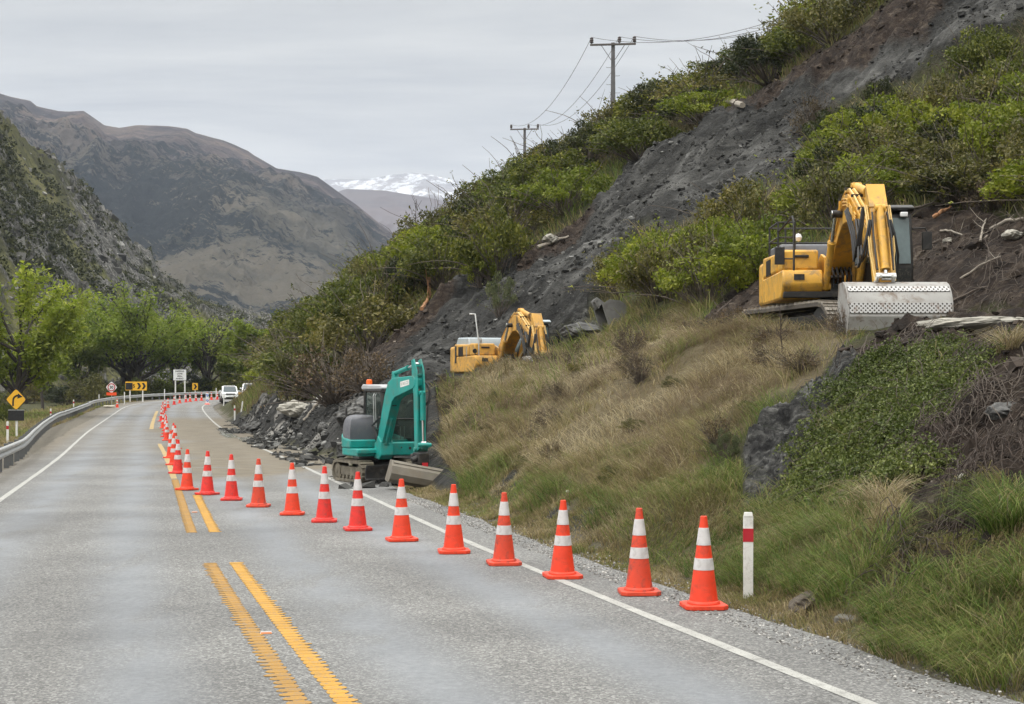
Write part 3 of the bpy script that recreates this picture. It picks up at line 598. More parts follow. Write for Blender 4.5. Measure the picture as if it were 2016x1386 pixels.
FL = ['orange traffic cone standing closest to the white marker post with a dark red band', 'orange traffic cone scuffed black low down, second cone from the near white marker post',
      'orange traffic cone on the white edge line, third from the near marker post', 'orange traffic cone just inside the edge line, fourth from the near marker post', 'orange traffic cone fifth from the near marker post, below a dark rock in the bank',
      'orange traffic cone in front of the teal excavator bucket, sixth from the marker post', 'red-orange traffic cone in front of the teal excavator cab, seventh from the marker post', 'red-orange traffic cone in front of the teal excavator track, eighth from the marker post',
      'orange traffic cone ninth from the near marker post, just short of the teal excavator', 'orange traffic cone fourth from the one standing on the double yellow line', 'red-orange traffic cone third from the one standing on the double yellow line',
      'red-orange traffic cone right next to the one standing on the double yellow line', 'orange traffic cone standing on the double yellow line where two cone rows meet']
for (u, v), k, l in zip(FRONT, TONE, FL):
    Y = F * HC / (v - CV); x, y, z = at(u, v, Y); put_cone(x, y + .1, 0.003, l, 'cones slanting across the closed lane', k)
ORD = 'first second third fourth fifth sixth seventh eighth ninth tenth eleventh twelfth thirteenth fourteenth fifteenth sixteenth seventeenth eighteenth nineteenth twentieth'.split()
ys = [38.6, 43.5, 48.6] + [56 + 4.9 * k for k in range(16)]
for i, y0 in enumerate(ys):
    o = 3.62 if i < 3 else 3.95 + random.uniform(-.12, .12)
    p = road_pt(np.array([s_at(y0)]), np.array([o]))[0]
    put_cone(p[0], p[1], p[2] + .003, f'traffic cone along the yellow centre line, {ORD[i]} beyond the row corner', 'cones along the centre line', [1, 0, 0, 0, 1, 0][i % 6])
far_px = [(331, 803.5), (343, 803), (354, 802.5), (366, 802), (374.5, 801.5), (386, 801), (396.5, 800.5), (408, 800), (416.5, 799.5), (428, 799), (438.5, 798.3), (451, 797.5), (464, 796)]
for i, (u, v) in enumerate(far_px):
    s = np.linspace(s_at(138), s_at(138) + 55, 600); P = road_pt(s, np.full(600, 4.1)); uu = CU + P[:, 0] / P[:, 1] * F; j = int(np.argmin(np.abs(uu - u) + (np.arange(600) < 2) * 50)); p = P[j]
    put_cone(p[0], p[1], p[2] + .003, f'traffic cone at the far bend, {ORD[i]} from the guardrail towards the bank', 'cones round the far bend', i % 2)
x, y, z = at(231, 796.5, 141); put_cone(x, y, Hs(x, y), 'lone traffic cone at the guardrail below the round thirty sign', 'cones round the far bend', 0)
x, y, z = at(1662 / 5.93 + 180, 790, 161); put_cone(x, y, float(Zr(y)), 'traffic cone tucked beside the white ute at the bank', 'cones round the far bend', 0)

# ---- edge marker posts
def make_marker(red=True):
    t = thing('marker_post', (0, 0, 0), 'x', 'marker post')
    b = MB(); b.prism([(-.052, -.012), (.052, -.012), (.052, .006), (.02, .03), (-.02, .03), (-.052, .006)], -.15, .93, 'z'); b.box((0, 0, .95), (.10, .035, .05), top=(.8, .6)); b.build('post', P_WHITE, t, .004)
    if red:
        r = MB(); r.prism([(-.054, -.0155), (.054, -.0155), (.054, .007), (.02, .0325), (-.02, .0325), (-.054, .007)], .64, .79, 'z'); r.build('red_band', P_REDBAND, t)
    return t
def put_marker(u, v, Y, label, h=1.0, lean=0.0, red=True, z=None):
    x, y, zz = at(u, v, Y); t = make_marker(red); t.location = (x, y, Hs(x, y) if z is None else z); t.rotation_euler = (0, lean, R(-6)); t.scale = (1, 1, h); t['label'] = label; t['group'] = 'edge marker posts'; return t
put_marker(1473, 1173, 15.5, 'white roadside marker post with a dark red band at the foot of the grass bank', .92)
put_marker(15, 878, 64, 'white marker post with a red band beyond the guardrail under the black sign panel')
put_marker(100, 837, 99, 'white marker post with faded red top beyond the guardrail, second from the black panel')
put_marker(145, 803, 135, 'thin white marker post beyond the guardrail where it starts to bend')
put_marker(195, 800, 148, 'white marker post sticking up behind the guardrail next to the thirty sign', 1.2, 0, False)
put_marker(245, 790, 155, 'white marker post behind the guardrail below the left end of the arrow board', 1.3, 0, False)
put_marker(324, 784, 172, 'white marker post behind the guardrail close to the tall passing lane sign', 1.25, 0, False)
put_marker(425.5, 782, 176, 'white marker post behind the guardrail at the white ute bonnet', 1.3, 0, False)
put_marker(440.5, 812, 136, 'small white marker post on the inside of the bend below the white ute', 1.0, 0, False)
put_marker(462, 829, 101, 'white marker post with a red band at the toe of the slide debris')
put_marker(475, 824, 103, 'short leaning white post half buried beside the slide debris', .75, .14, False)

# ---- steel guardrail
def build_rail():
    def off(y): return -np.interp(y, [20, 40, 49, 60, 75, 97, 143, 170], [1.0, 1.05, 1.1, 1.5, 2.0, 2.7, 2.7, 2.9])
    s = np.arange(s_at(17), s_at(17) + 207, .8); c = road_pt(s, np.zeros(len(s))); o = off(c[:, 1]); o = np.where(s > s_at(165), -2.9, o); P = road_pt(s, o)
    gz = np.array([Hs(a, b) for a, b in P[:, :2]]); gz = np.maximum(gz, P[:, 2] - .12)
    prof = [(.0, .40), (.055, .415), (.085, .45), (.085, .49), (.03, .535), (.0, .555), (.03, .575), (.085, .62), (.085, .66), (.055, .695), (.0, .71), (-.006, .71), (.04, .655), (.04, .62), (-.006, .555), (.04, .49), (.04, .45), (-.006, .40)]
    T = np.gradient(P[:, :2], axis=0); T /= np.linalg.norm(T, axis=1)[:, None]; n = np.c_[T[:, 1], -T[:, 0]]
    V = np.array([[(P[i, 0] + n[i, 0] * a, P[i, 1] + n[i, 1] * a, gz[i] + z) for a, z in prof] for i in range(len(s))]); m = len(prof); idx = np.arange(len(s) * m).reshape(len(s), m)
    q = np.stack([idx[:-1], np.roll(idx[:-1], -1, 1), np.roll(idx[1:], -1, 1), idx[1:]], -1).reshape(-1, 4)[:, ::-1]
    root = thing('guardrail', tuple(P[0, :2]) + (gz[0],), 'long galvanised steel guardrail curving along the outside of the road', 'guardrail')
    V = V - np.array(root.location)
    mesh_np('rail', V, [q], P_STEEL, root, True)
    post = None
    for k, i in enumerate(np.linspace(1, len(s) - 2, 98).astype(int)):
        loc = (P[i, 0] - n[i, 0] * .11 - root.location[0], P[i, 1] - n[i, 1] * .11 - root.location[1], gz[i] - root.location[2]); rz = math.atan2(T[i, 1], T[i, 0])
        if post is None:
            b = MB(); b.box((0, 0, .20), (.09, .15, 1.05)); b.box((0, -.095, .56), (.12, .04, .3)); post = b.build('post', P_DKSTEEL, root, .006)
        else: c_ = post.copy(); COL.objects.link(c_); c_.parent = root; post_ = c_
        ob = post if k == 0 else c_
        ob.location = loc; ob.rotation_euler = (0, 0, rz)
    return root
build_rail()

# ---- signs: local X runs along the face, the face looks to -Y
def sign_root(name, u, v, Y, label, rz=0.0, z=None):
    x, y, zz = at(u, v, Y); return thing(name, (x, y, Hs(x, y) if z is None else z), label, 'road sign', rz)
def plate(mb, poly, d=.012, y=0.0): return mb.prism(poly, y - d / 2, y + d / 2, 'y')
def disc_poly(r, n=32, c=(0, 0)): return [(c[0] + r * math.cos(2 * math.pi * k / n), c[1] + r * math.sin(2 * math.pi * k / n)) for k in range(n)]
def rdiamond(h, k=.08): return [(h - k, -k), (h - k * .4, 0), (h - k, k), (k, h - k), (0, h - k * .4), (-k, h - k), (-h + k, k), (-h + k * .4, 0), (-h + k, -k), (-k, -h + k), (0, -h + k * .4), (k, -h + k)]
# yellow curve warning with a black supplementary panel
t = sign_root('curve_warning_sign', 32, 861, 72, 'yellow diamond warning sign with a bent black arrow above a blank black panel', R(-8))
g = lambda v: HC - (v - CV) / F * 72 - t.location[2]
MB().box((0, .05, (g(806) - .4) / 2), (.09, .07, g(806) + .4)).build('post', P_WHITE, t, .005)
MB().prism(rdiamond(.55), -.02, .0, 'y').build('black_border', P_BLACKMAT, t).location = (0, 0, g(786.5))
MB().prism(rdiamond(.515), -.025, -.0205, 'y').build('sign_face', P_SIGNYEL, t).location = (0, 0, g(786.5))
a = MB(); pts = []
for k in range(9):
    w = math.pi - k / 8 * math.pi * .42; pts.append((.16 + .30 * math.cos(w), -.02 + .22 * math.sin(w)))
path = [(-.15, -.30), (-.15, -.12)] + pts[1:]
for p0, p1 in zip(path[:-1], path[1:]):
    d = Vector((p1[0] - p0[0], p1[1] - p0[1])); n_ = Vector((-d.y, d.x)).normalized() * .045; e = d.normalized() * .012
    a.prism([(p0[0] - n_.x - e.x, p0[1] - n_.y - e.y), (p1[0] - n_.x + e.x, p1[1] - n_.y + e.y), (p1[0] + n_.x + e.x, p1[1] + n_.y + e.y), (p0[0] + n_.x - e.x, p0[1] + n_.y - e.y)], -.029, -.0255, 'y')
a.prism([(.10, .30), (.34, .13), (.07, .04)], -.0295, -.0256, 'y'); a.build('arrow', P_BLACKMAT, t, smooth=False).location = (0, 0, g(786.5))
MB().box((0, -.015, 0), (.82, .02, .50)).build('black_panel', P_BLACKMAT, t, .004).location = (0, 0, g(818))
MB().box((0, 0.0, .265), (.84, .035, .03)).build('panel_rail', P_STEEL, t).location = (0, 0, g(818))
# temporary thirty sign
t = sign_root('speed_sign', 219.5, 795, 149, 'white diamond speed sign reading 30 in a red ring above an orange panel', R(-4)); Y0 = 149
g = lambda v: HC - (v - CV) / F * Y0 - t.location[2]
MB().box((0, .05, g(775) / 2 - .1), (.07, .05, g(775) + .2)).build('post', P_STEEL, t)
MB().prism(rdiamond(.60, .10), -.01, .01, 'y').build('sign_face', P_SIGNWHITE, t).location = (0, 0, g(762.5))
o = MB(); o.prism(disc_poly(.40), -.016, -.011, 'y'); o.build('red_ring', P_SIGNRED, t).location = (0, 0, g(762.5))
o = MB(); o.prism(disc_poly(.30), -.021, -.0165, 'y'); o.build('white_disc', P_SIGNWHITE, t).location = (0, 0, g(762.5))
text_mesh('30', .40, P_BLACKMAT, 'number', t, (0, -.024, g(762.5) - .01), (R(90), 0, 0), .003, bold=.012)
MB().box((0, -.01, 0), (1.02, .02, .30)).build('orange_panel', P_SIGNORANGE, t).location = (0, 0, g(775.5))
# arrow board: black cover over the left end, a 5 and two chevrons
t = sign_root('arrow_board', 268, 787, 162, 'long yellow board with two black chevrons and a black cover hiding part of a number', R(-7)); Y0 = 162
g = lambda v: HC - (v - CV) / F * Y0 - t.location[2]
for sx in (-.72, .72): MB().box((sx, .06, g(760) / 2), (.12, .10, g(760) + .2)).build('post', P_WHITE, t, .005)
bd = MB().box((0, 0, 0), (2.42, .03, .96)).build('board', P_SIGNYEL, t, .006); bd.location = (0, 0, g(760))
def chevron(cx, w, h, th): return [(cx - w, h), (cx - w + th, h), (cx + w * .5 + th * .3, 0), (cx - w + th, -h), (cx - w, -h), (cx + w * .5 - th * .7, 0)]
for cx in (.36, .90): MB().prism(chevron(cx, .26, .34, .26), -.022, -.0155, 'y').build('chevron', P_BLACKMAT, t, smooth=False).location = (0, 0, g(760))
text_mesh('5', .52, P_BLACKMAT, 'number', t, (-.24, -.020, g(760) - .02), (R(90), 0, 0), .003, bold=.012)
MB().box((-.78, -.03, -.02), (.78, .02, .74)).build('black_cover', P_BLACKMAT, t, .004).location = (0, 0, g(760))
# tall white information sign
t = sign_root('passing_lane_sign', 354, 783.5, 181, 'tall white sign on two posts reading PASSING LANE 400m AHEAD', R(-3)); Y0 = 181
g = lambda v: HC - (v - CV) / F * Y0 - t.location[2]
for sx in (-.56, .60): MB().box((sx, .07, g(735) / 2 - .3), (.15, .12, g(735) + .8)).build('post', P_WHITE, t, .005)
MB().box((0, 0, 0), (1.64, .03, 1.36)).build('black_border', P_BLACKMAT, t, .006).location = (0, 0, g(738.2))
MB().box((0, -.018, 0), (1.58, .012, 1.30)).build('sign_face', P_SIGNWHITE, t).location = (0, 0, g(738.2))
for k, w in enumerate(('PASSING', 'LANE', '400m', 'AHEAD')):
    text_mesh(w, .27, P_BLACKMAT, 'lettering', t, (0, -.027, g(738.2) + .44 - .295 * k), (R(90), 0, 0), .002, spacing=1.05, bold=.008)
# small chevron
t = sign_root('chevron_sign', 384, 783, 183, 'small yellow sign with a single black chevron behind the guardrail', R(2)); Y0 = 183
g = lambda v: HC - (v - CV) / F * Y0 - t.location[2]
MB().box((0, .05, g(762) / 2 - .3), (.10, .08, g(762) + .8)).build('post', P_WHITE, t)
MB().box((0, 0, 0), (.70, .03, .86)).build('board', P_SIGNYEL, t, .006).location = (0, 0, g(761))
MB().prism(chevron(.06, .24, .30, .24), -.022, -.0155, 'y').build('chevron', P_BLACKMAT, t, smooth=False).location = (0, 0, g(761))
# blue keep-left panel standing on a low orange foot
t = sign_root('lane_arrow_sign', 408, 790, 152, 'narrow blue and white arrow panel on an orange foot among the cones at the bend', 0, float(Zr(152)))
MB().box((0, 0, .05), (.55, .4, .10), top=(.6, .6)).build('base', P_ORANGE, t, .01)
MB().box((0, 0, .62), (.30, .02, 1.05)).build('panel', P_SIGNWHITE, t, .004)
for k, zc in enumerate((.92, .38)):
    MB().prism(disc_poly(.135, 20, (0, zc)), -.016, -.0105, 'y').build('blue_disc', P_SIGNBLUE, t)
    a = MB(); a.prism([(.08, zc + .085), (.03, zc + .085), (-.06, zc - .02), (-.085, zc + .01), (-.085, zc - .09), (.015, zc - .09), (-.015, zc - .06)], -.0215, -.0165, 'y'); a.build('arrow', P_SIGNWHITE, t, smooth=False)
# slim sign board seen almost edge-on beside the utes, amber lamp on top
P_AMBER = mat_plain('amber_lens', (.85, .38, .03), .3)
x, y, z = at(472, 785, 160); t = thing('roadwork_sign', (x, y, Hs(x, y)), 'black and orange sign board with an amber lamp standing between the utes and the bank', 'road sign', R(62))
MB().box((0, 0, .95), (.9, .05, 1.5)).build('board', P_BLACKMAT, t, .01); MB().box((0, -.03, .95), (.8, .01, 1.4)).build('sign_face', P_SIGNORANGE, t)
for sx in (-.36, .36): MB().box((sx, .03, .1), (.06, .05, .5)).build('leg', P_STEEL, t)
l = MB(); l.lathe([(.05, 1.7), (.16, 1.78), (.2, 1.9), (.16, 2.03), (.04, 2.1)], n=16); l.build('lamp', P_AMBER, t)
# sandbags at the thirty sign, road studs
P_SAND = mat_plain('sandbag_cloth', (.50, .47, .38), .9, 0, .15, (.2, .17, .12), .5, 5, .2)
for k, (u, lab) in enumerate(((210, 'pale sandbag lying under the guardrail, further from the lone cone'), (220, 'pale sandbag lying under the guardrail, right beside the lone cone'))):
    x, y, z = at(u, 796, 142); b = MB(); b.lathe([(.02, -.34), (.10, -.30), (.145, -.15), (.15, .1), (.12, .27), (.05, .36)], n=10)
    o = b.build('sandbag', P_SAND); o.location = (x, y, Hs(x, y) + .12); o.rotation_euler = (R(90), 0, R(70 + 30 * k)); o.scale = (1.1, .8, 1); tag(o, lab, 'sandbag', 'sandbags at the guardrail')
P_STUD = mat_plain('stud_orange', (.62, .22, .09), .5)
for k, (Y, lab) in enumerate(((11.9, 'small orange road stud between the two near yellow lines'), (25.4, 'small orange road stud between the two yellow lines further along'))):
    p = road_pt(np.array([s_at(Y)]), np.array([3.66]))[0]; t = thing('road_stud', tuple(p), lab, 'road stud', R(10), 'road studs on the centre line')
    MB().box((0, 0, .010), (.11, .09, .018), top=(.86, .5)).build('body', MATS['worn_bucket_steel'] if 'worn_bucket_steel' in MATS else P_STEEL, t, .003); MB().box((0, -.037, .011), (.10, .02, .014), top=(.9, .4)).build('reflector', P_STUD, t)

# ---- power line
P_POLE = mat_plain('pole_concrete', (.125, .122, .128), .7, 0, .15, (.1, .1, .1), .4, 2); P_INS = mat_plain('insulator_brown', (.045, .032, .03), .3)
def power_pole(u, v0, vtop, Y, w, label, seed):
    x, y, zt = at(u, vtop, Y); zb = at(u, v0, Y)[2] - 3.0; t = thing('power_pole', (x, y, zb), label, 'power pole', R(-6), 'power poles on the hillside'); h = zt - zb
    p = MB(); p.prism([(-.17, -.13), (.17, -.13), (.17, .13), (-.17, .13)], 0, 1, 'z')
    p.v = [(a * (1.15 - .45 * c), b * (1.15 - .45 * c), c * h) for a, b, c in p.v]; p.build('pole', P_POLE, t, .02)
    c = MB(); c.box((0, -.16, h - .15), (w, .10, .12)); c.build('crossarm', P_TIMBER, t, .01)
    for sx in (-1, 1): MB().tube([(sx * .75, -.17, h - .2), (sx * .05, -.15, h - 1.25)], .022, 6).build('brace', P_DKSTEEL, t)
    for sx in (-w / 2 + .1, w * .14, w / 2 - .1):
        i = MB(); i.lathe([(.02, -.12), (.03, .03), (.10, .05), (.13, .12), (.10, .17), (.135, .23), (.10, .30), (.12, .36), (.05, .42)], (0, 0, 0), 14); i.build('insulator', P_INS, t).location = (sx, -.16, h - .08)
    st = None
    for k in range(9):
        b = MB(); sgn = 1 if k % 2 else -1; b.tube([(0, 0, 0), (sgn * .32, 0, 0), (sgn * .32, 0, .05)], .014, 5); b.build('step_peg', P_DKSTEEL, t).location = (sgn * .1, 0, h - 1.6 - k * .55)
    return t, [Vector((x, y, 0)) + Matrix.Rotation(R(-6), 3, 'Z') @ Vector((sx, -.16, zb + h + .34)) for sx in (-w / 2 + .1, w * .14, w / 2 - .1)]
pole_a, ia = power_pole(1207, 288, 84, 96, 2.95, 'tall grey power pole with a wide crossarm rising from bushes above the slide', 1)
pole_b, ib = power_pole(1033, 332, 252, 150, 2.9, 'smaller looking power pole further along the ridge with its foot hidden in scrub', 2)
P_WIRE = mat_plain('power_wire', (.10, .10, .11), .5, .3)
def wire(a, b, sag, label):
    pts = [a.lerp(b, k / 40) - Vector((0, 0, sag * 4 * (k / 40) * (1 - k / 40))) for k in range(41)]
    m = MB(); m.tube(pts, .016, 5); o = m.build('power_wire', P_WIRE); tag(o, label, 'wire', 'power line wires')
WN = ['outer valley side', 'middle', 'uphill side']
for k in range(3):
    wire(ia[k], ib[k], 1.9, f'thin sagging wire between the two power poles on the {WN[k]} insulators')
    e = Vector(at(1780 + 45 * k, -75 - 6 * k, 70)); wire(ia[k], e, 1.6, f'thin wire from the tall power pole up the hill on the {WN[k]} insulator')

# ---- white utes waiting at the bend
P_CAR = mat_plain('white_car_paint', (.78, .79, .80), .25, 0, .03, (.5, .48, .44), .35, 1.5); P_GLASS = mat_plain('dark_glass', (.055, .075, .085), .08, 0, .1); P_TYRE = mat_plain('tyre_rubber', (.018, .018, .018), .8); P_CHROME = mat_plain('chrome', (.55, .56, .57), .2, .8); P_LAMP = mat_plain('headlamp_glass', (.70, .72, .74), .12); P_REDLENS = mat_plain('plate_red', (.4, .03, .03), .4)
def ute(loc, rz, label):                            # nose to -Y
    t = thing('ute', loc, label, 'ute', rz, 'white utes parked at the bend')
    b = MB(); side = [(-2.55, .52), (-2.55, .80), (-2.42, .98), (-1.35, 1.10), (-.62, 1.70), (-.45, 1.77), (.75, 1.78), (1.0, 1.70), (1.05, 1.12), (2.6, 1.10), (2.62, .55), (2.2, .50), (2.0, .9), (1.4, .9), (1.2, .48), (-1.15, .48), (-1.35, .9), (-1.95, .9), (-2.15, .5)]
    b.prism([(y, z) for y, z in side], -.86, .86, 'x')
    b.v = [(px * (1 - max(0, pz - 1.10) * .20), py, pz) for px, py, pz in b.v]; body = b.build('body', P_CAR, t, .05)
    b = MB(); b.addv([(-.70, -1.30, 1.135), (.70, -1.30, 1.135), (.63, -.66, 1.68), (-.63, -.66, 1.68)], [(0, 1, 2, 3)]); b.v = [(x, y - .035, z + .03) for x, y, z in b.v]; b.f += []; b.build('windscreen', P_GLASS, t)
    for s in (-1, 1):
        b = MB(); b.prism([(-1.05, 1.16), (-.55, 1.64), (.65, 1.66), (.85, 1.16)], .80 * s, .875 * s, 'x'); b.v = [(px * (1 - max(0, pz - 1.10) * .20), py, pz) for px, py, pz in b.v]; b.build('side_window', P_GLASS, t)
        b = MB(); b.prism([(-.92, -2.50), (-.92, -2.42), (-.62, -2.56), (-.62, -2.60)] if False else [(.58, .84), (.86, .86), (.86, 1.0), (.60, .99)], -2.60, -2.40, 'y'); b.v = [(x * s, y + (abs(x) - .58) * .35, z) for x, y, z in b.v]; b.build('headlight', P_LAMP, t, .02)
        b = MB(); b.box((s * .98, -.78, 1.22), (.20, .12, .17)); b.build('wing_mirror', P_CAR, t, .03)
        for yy in (-1.64, 1.7):
            w = MB(); w.tube([(s * .70, yy, .38), (s * .94, yy, .38)], .38, 24); wh = w.build('wheel', P_TYRE, t, .03)
            h = MB(); h.tube([(s * .90, yy, .38), (s * .955, yy, .38)], .22, 18); h.build('rim', P_CHROME, wh)
    MB().box((0, -2.565, .92), (1.05, .05, .16)).build('grille', P_BLACK, t, .02); MB().box((0, -2.58, .93), (.98, .05, .03)).build('grille_bar', P_CHROME, t)
    MB().box((0, -2.58, .60), (1.74, .14, .22)).build('bumper', P_CAR, t, .04); MB().box((0, -2.62, .56), (1.0, .08, .12)).build('air_intake', P_BLACK, t, .02)
    MB().box((0, -2.655, .66), (.36, .02, .11)).build('number_plate', P_SIGNWHITE, t)
    MB().box((0, -2.2, .42), (1.4, .5, .14)).build('skid_plate', P_BLACK, t, .02); MB().box((0, .1, 1.81), (1.2, 1.3, .05)).build('roof_rack', P_CAR, t, .02)
    return t
x, y, z = at(442, 793, 157); ute((x, y + 2.6, float(Zr(y + 2)) - .02), R(14), 'white ute with its nose facing us behind the row of cones')
x, y, z = at(483, 785, 172); ute((x, y + 2.6, float(Zr(y + 2))), R(10), 'white ute parked behind the first one and partly hidden by the bank')

# ================================================================== EXCAVATORS (local: X forward, Y to the operator's left, Z up)
P_YEL = mat_plain('machine_yellow', (.66, .36, .05), .45, 0, .14, (.23, .165, .09), .75, 2.2, .15); P_YELD = mat_plain('weathered_machine_yellow', (.58, .315, .06), .6, 0, .18, (.22, .165, .10), .85, 2.5, .2)
P_TEAL = mat_plain('machine_teal', (.008, .275, .245), .42, 0, .12, (.12, .135, .105), .40, 2.2); P_GREYP = mat_plain('grey_bonnet', (.105, .108, .125), .45, 0, .08, (.2, .19, .17), .3, 3)
P_MUD = mat_plain('muddy_track', (.15, .132, .10), .9, 0, .3, (.06, .052, .042), .7, 4, .5); P_TRACK = mat_plain('steel_track', (.085, .075, .066), .75, .15, .3, (.17, .14, .10), .6, 4, .4); P_SHOE = mat_plain('worn_track_shoe', (.34, .31, .27), .5, .4, .2, (.14, .11, .08), .6, 5)
P_DARK = mat_plain('machine_black', (.018, .018, .019), .5, 0, .2, (.09, .075, .06), .35, 3); P_HOSE = mat_plain('hose_rubber', (.022, .022, .023), .45); P_ROD = mat_plain('piston_chrome', (.62, .63, .64), .15, .9)
P_CABGL = mat_plain('cab_glass', (.10, .14, .15), .07, 0, .15); P_CLEAR = None
P_ROOF = mat_plain('pale_cab_roof', (.36, .42, .46), .4, 0, .06, (.3, .28, .25), .3, 2); P_BKT = mat_plain('worn_bucket_steel', (.34, .335, .325), .65, .1, .16, (.17, .13, .10), .9, 1.6, .25); P_BKTD = mat_plain('muddy_bucket', (.175, .158, .13), .75, 0, .2, (.16, .135, .10), .7, 3, .3); P_BKTG = mat_plain('grey_bucket', (.17, .168, .165), .65, .1, .15, (.1, .09, .08), .6, 3, .2)
P_BEACON = mat_plain('orange_beacon', (.85, .14, .02), .25); P_STICKER = mat_plain('white_sticker', (.72, .72, .70), .5); P_TXT = mat_plain('lettering_dark', (.02, .02, .022), .5); P_GREYTXT = mat_plain('lettering_grey', (.30, .30, .28), .5)
def mat_clear():
    t = NT('tinted_window'); tr = t.N.new('ShaderNodeBsdfTransparent'); tr.inputs[0].default_value = (.76, .81, .78, 1); t.fin((.10, .13, .13), .06); mx = t.N.new('ShaderNodeMixShader'); mx.inputs[0].default_value = .80
    t.link(t.b.outputs[0], mx.inputs[1]); t.link(tr.outputs[0], mx.inputs[2]); t.link(mx.outputs[0], t.out.inputs[0]); return t.m
P_CLEAR = mat_clear()
def mat_tread():
    t = NT('studded_wear_plate'); sp = t.N.new('ShaderNodeSeparateXYZ'); t.link(t.coord('Object'), sp.inputs[0])
    row = t.math('MULTIPLY', sp.outputs['Z'], 26.0); a = t.math('SINE', t.math('MULTIPLY', sp.outputs['Y'], 72.0)); b = t.math('SINE', t.math('MULTIPLY', row, 3.1)); d = t.step(t.math('MULTIPLY', a, b), .18, .42)
    c = t.mix(d, (.52, .52, .52), (.05, .042, .036)); c = t.mix(t.math('MULTIPLY', t.step(t.noise(3, 7, .7), .55, .66), .7), c, (.23, .17, .14)); t.fin(c, .6, .1); t.bump(t.math('SUBTRACT', 1.0, d), .6, .01); return t.m
M_TREAD = mat_tread()

def stadium(L, H, n=9, drop=0.0):
    r = H / 2; pts = []
    for k in range(n): w = -math.pi / 2 + math.pi * k / (n - 1); pts.append((L / 2 - r + r * math.cos(w), r + r * math.sin(w)))
    for k in range(n): w = math.pi / 2 + math.pi * k / (n - 1); pts.append((-L / 2 + r + r * math.cos(w), r + r * math.sin(w)))
    return pts
def track(parent, y, L, H, W, belt, shoe, frame, n_shoe, rubber=False, sag=.0):
    root = None; out = stadium(L, H); inn = [(x * (1 - .10 / L), H / 2 + (z - H / 2) * (1 - (.11 if rubber else .16) / H * 1.0)) for x, z in out]
    if sag: out = [(x, z - (sag * (1 - (x / (L / 2)) ** 2) if z > H / 2 else 0)) for x, z in out]; inn = [(x, z - (sag * (1 - (x / (L / 2)) ** 2) if z > H / 2 else 0)) for x, z in inn]
    b = MB(); n = len(out); P = [(x, y - W / 2, z) for x, z in out] + [(x, y + W / 2, z) for x, z in out] + [(x, y - W / 2, z) for x, z in inn] + [(x, y + W / 2, z) for x, z in inn]; f = []
    for i in range(n):
        j = (i + 1) % n; f += [(i, n + i, n + j, j), (2 * n + i, 2 * n + j, 3 * n + j, 3 * n + i), (i, j, 2 * n + j, 2 * n + i), (n + i, 3 * n + i, 3 * n + j, n + j)]
    b.addv(P, f); bt = b.build('track', belt, parent)
    cum = [0]
    for i in range(n): cum.append(cum[-1] + math.dist(out[i], out[(i + 1) % n]))
    g = MB(); tot = cum[-1]
    for k in range(n_shoe):
        d = (k + .5) / n_shoe * tot; i = max(q for q in range(n) if cum[q] <= d); p, q = out[i], out[(i + 1) % n]; f_ = (d - cum[i]) / max(1e-6, cum[i + 1] - cum[i]); x = p[0] + (q[0] - p[0]) * f_; z = p[1] + (q[1] - p[1]) * f_; ang = math.atan2(q[1] - p[1], q[0] - p[0])
        M = Matrix.Rotation(-ang, 3, 'Y'); pit = tot / n_shoe
        if rubber: g.box((x + math.sin(ang) * .012, y, z - math.cos(ang) * .012), (pit * .45, W * .98, .035), M)
        else: g.box((x, y, z), (pit * .88, W, .035), M); g.box((x + math.sin(ang) * .025, y, z - math.cos(ang) * .025), (pit * .14, W * .98, .05), M)
    g.build('track_shoes', shoe, bt)
    fr = MB(); fr.prism([(x * .78, H * .5 + (z - H / 2) * .42) for x, z in out], y - W * .30, y + W * .30, 'y')
    for k in range(6): xx = (k - 2.5) * L * .125; fr.tube([(xx, y - W * .36, H * .20), (xx, y + W * .36, H * .20)], H * .13, 12)
    for xx in (-L / 2 + H * .5, L / 2 - H * .5): fr.tube([(xx, y - W * .38, H / 2), (xx, y + W * .38, H / 2)], H * .37, 18); fr.tube([(xx, y - W * .43, H / 2), (xx, y + W * .43, H / 2)], H * .15, 12)
    fr.build('track_frame', frame, bt, .01); return bt
def ram(parent, a, b, r, split, mat, name='hydraulic_ram', y=0.0):
    a = Vector((a[0], y, a[1])); b = Vector((b[0], y, b[1])); m = a.lerp(b, split); d = (b - a).normalized()
    c = MB(); c.tube([a - d * .03, m], r, 14); c.tube([m - d * .05, m], r * 1.18, 14); c.tube([a - Vector((0, r * 1.3, 0)), a + Vector((0, r * 1.3, 0))], r * .9, 12); o = c.build(name, mat, parent)
    k = MB(); k.tube([m, b], r * .52, 12); k.tube([b - Vector((0, r * 1.2, 0)), b + Vector((0, r * 1.2, 0))], r * .85, 12); k.build('piston', P_ROD, o); return o
def offset_line(pts, d, y): return [(x, y, z + d) for x, z in pts]
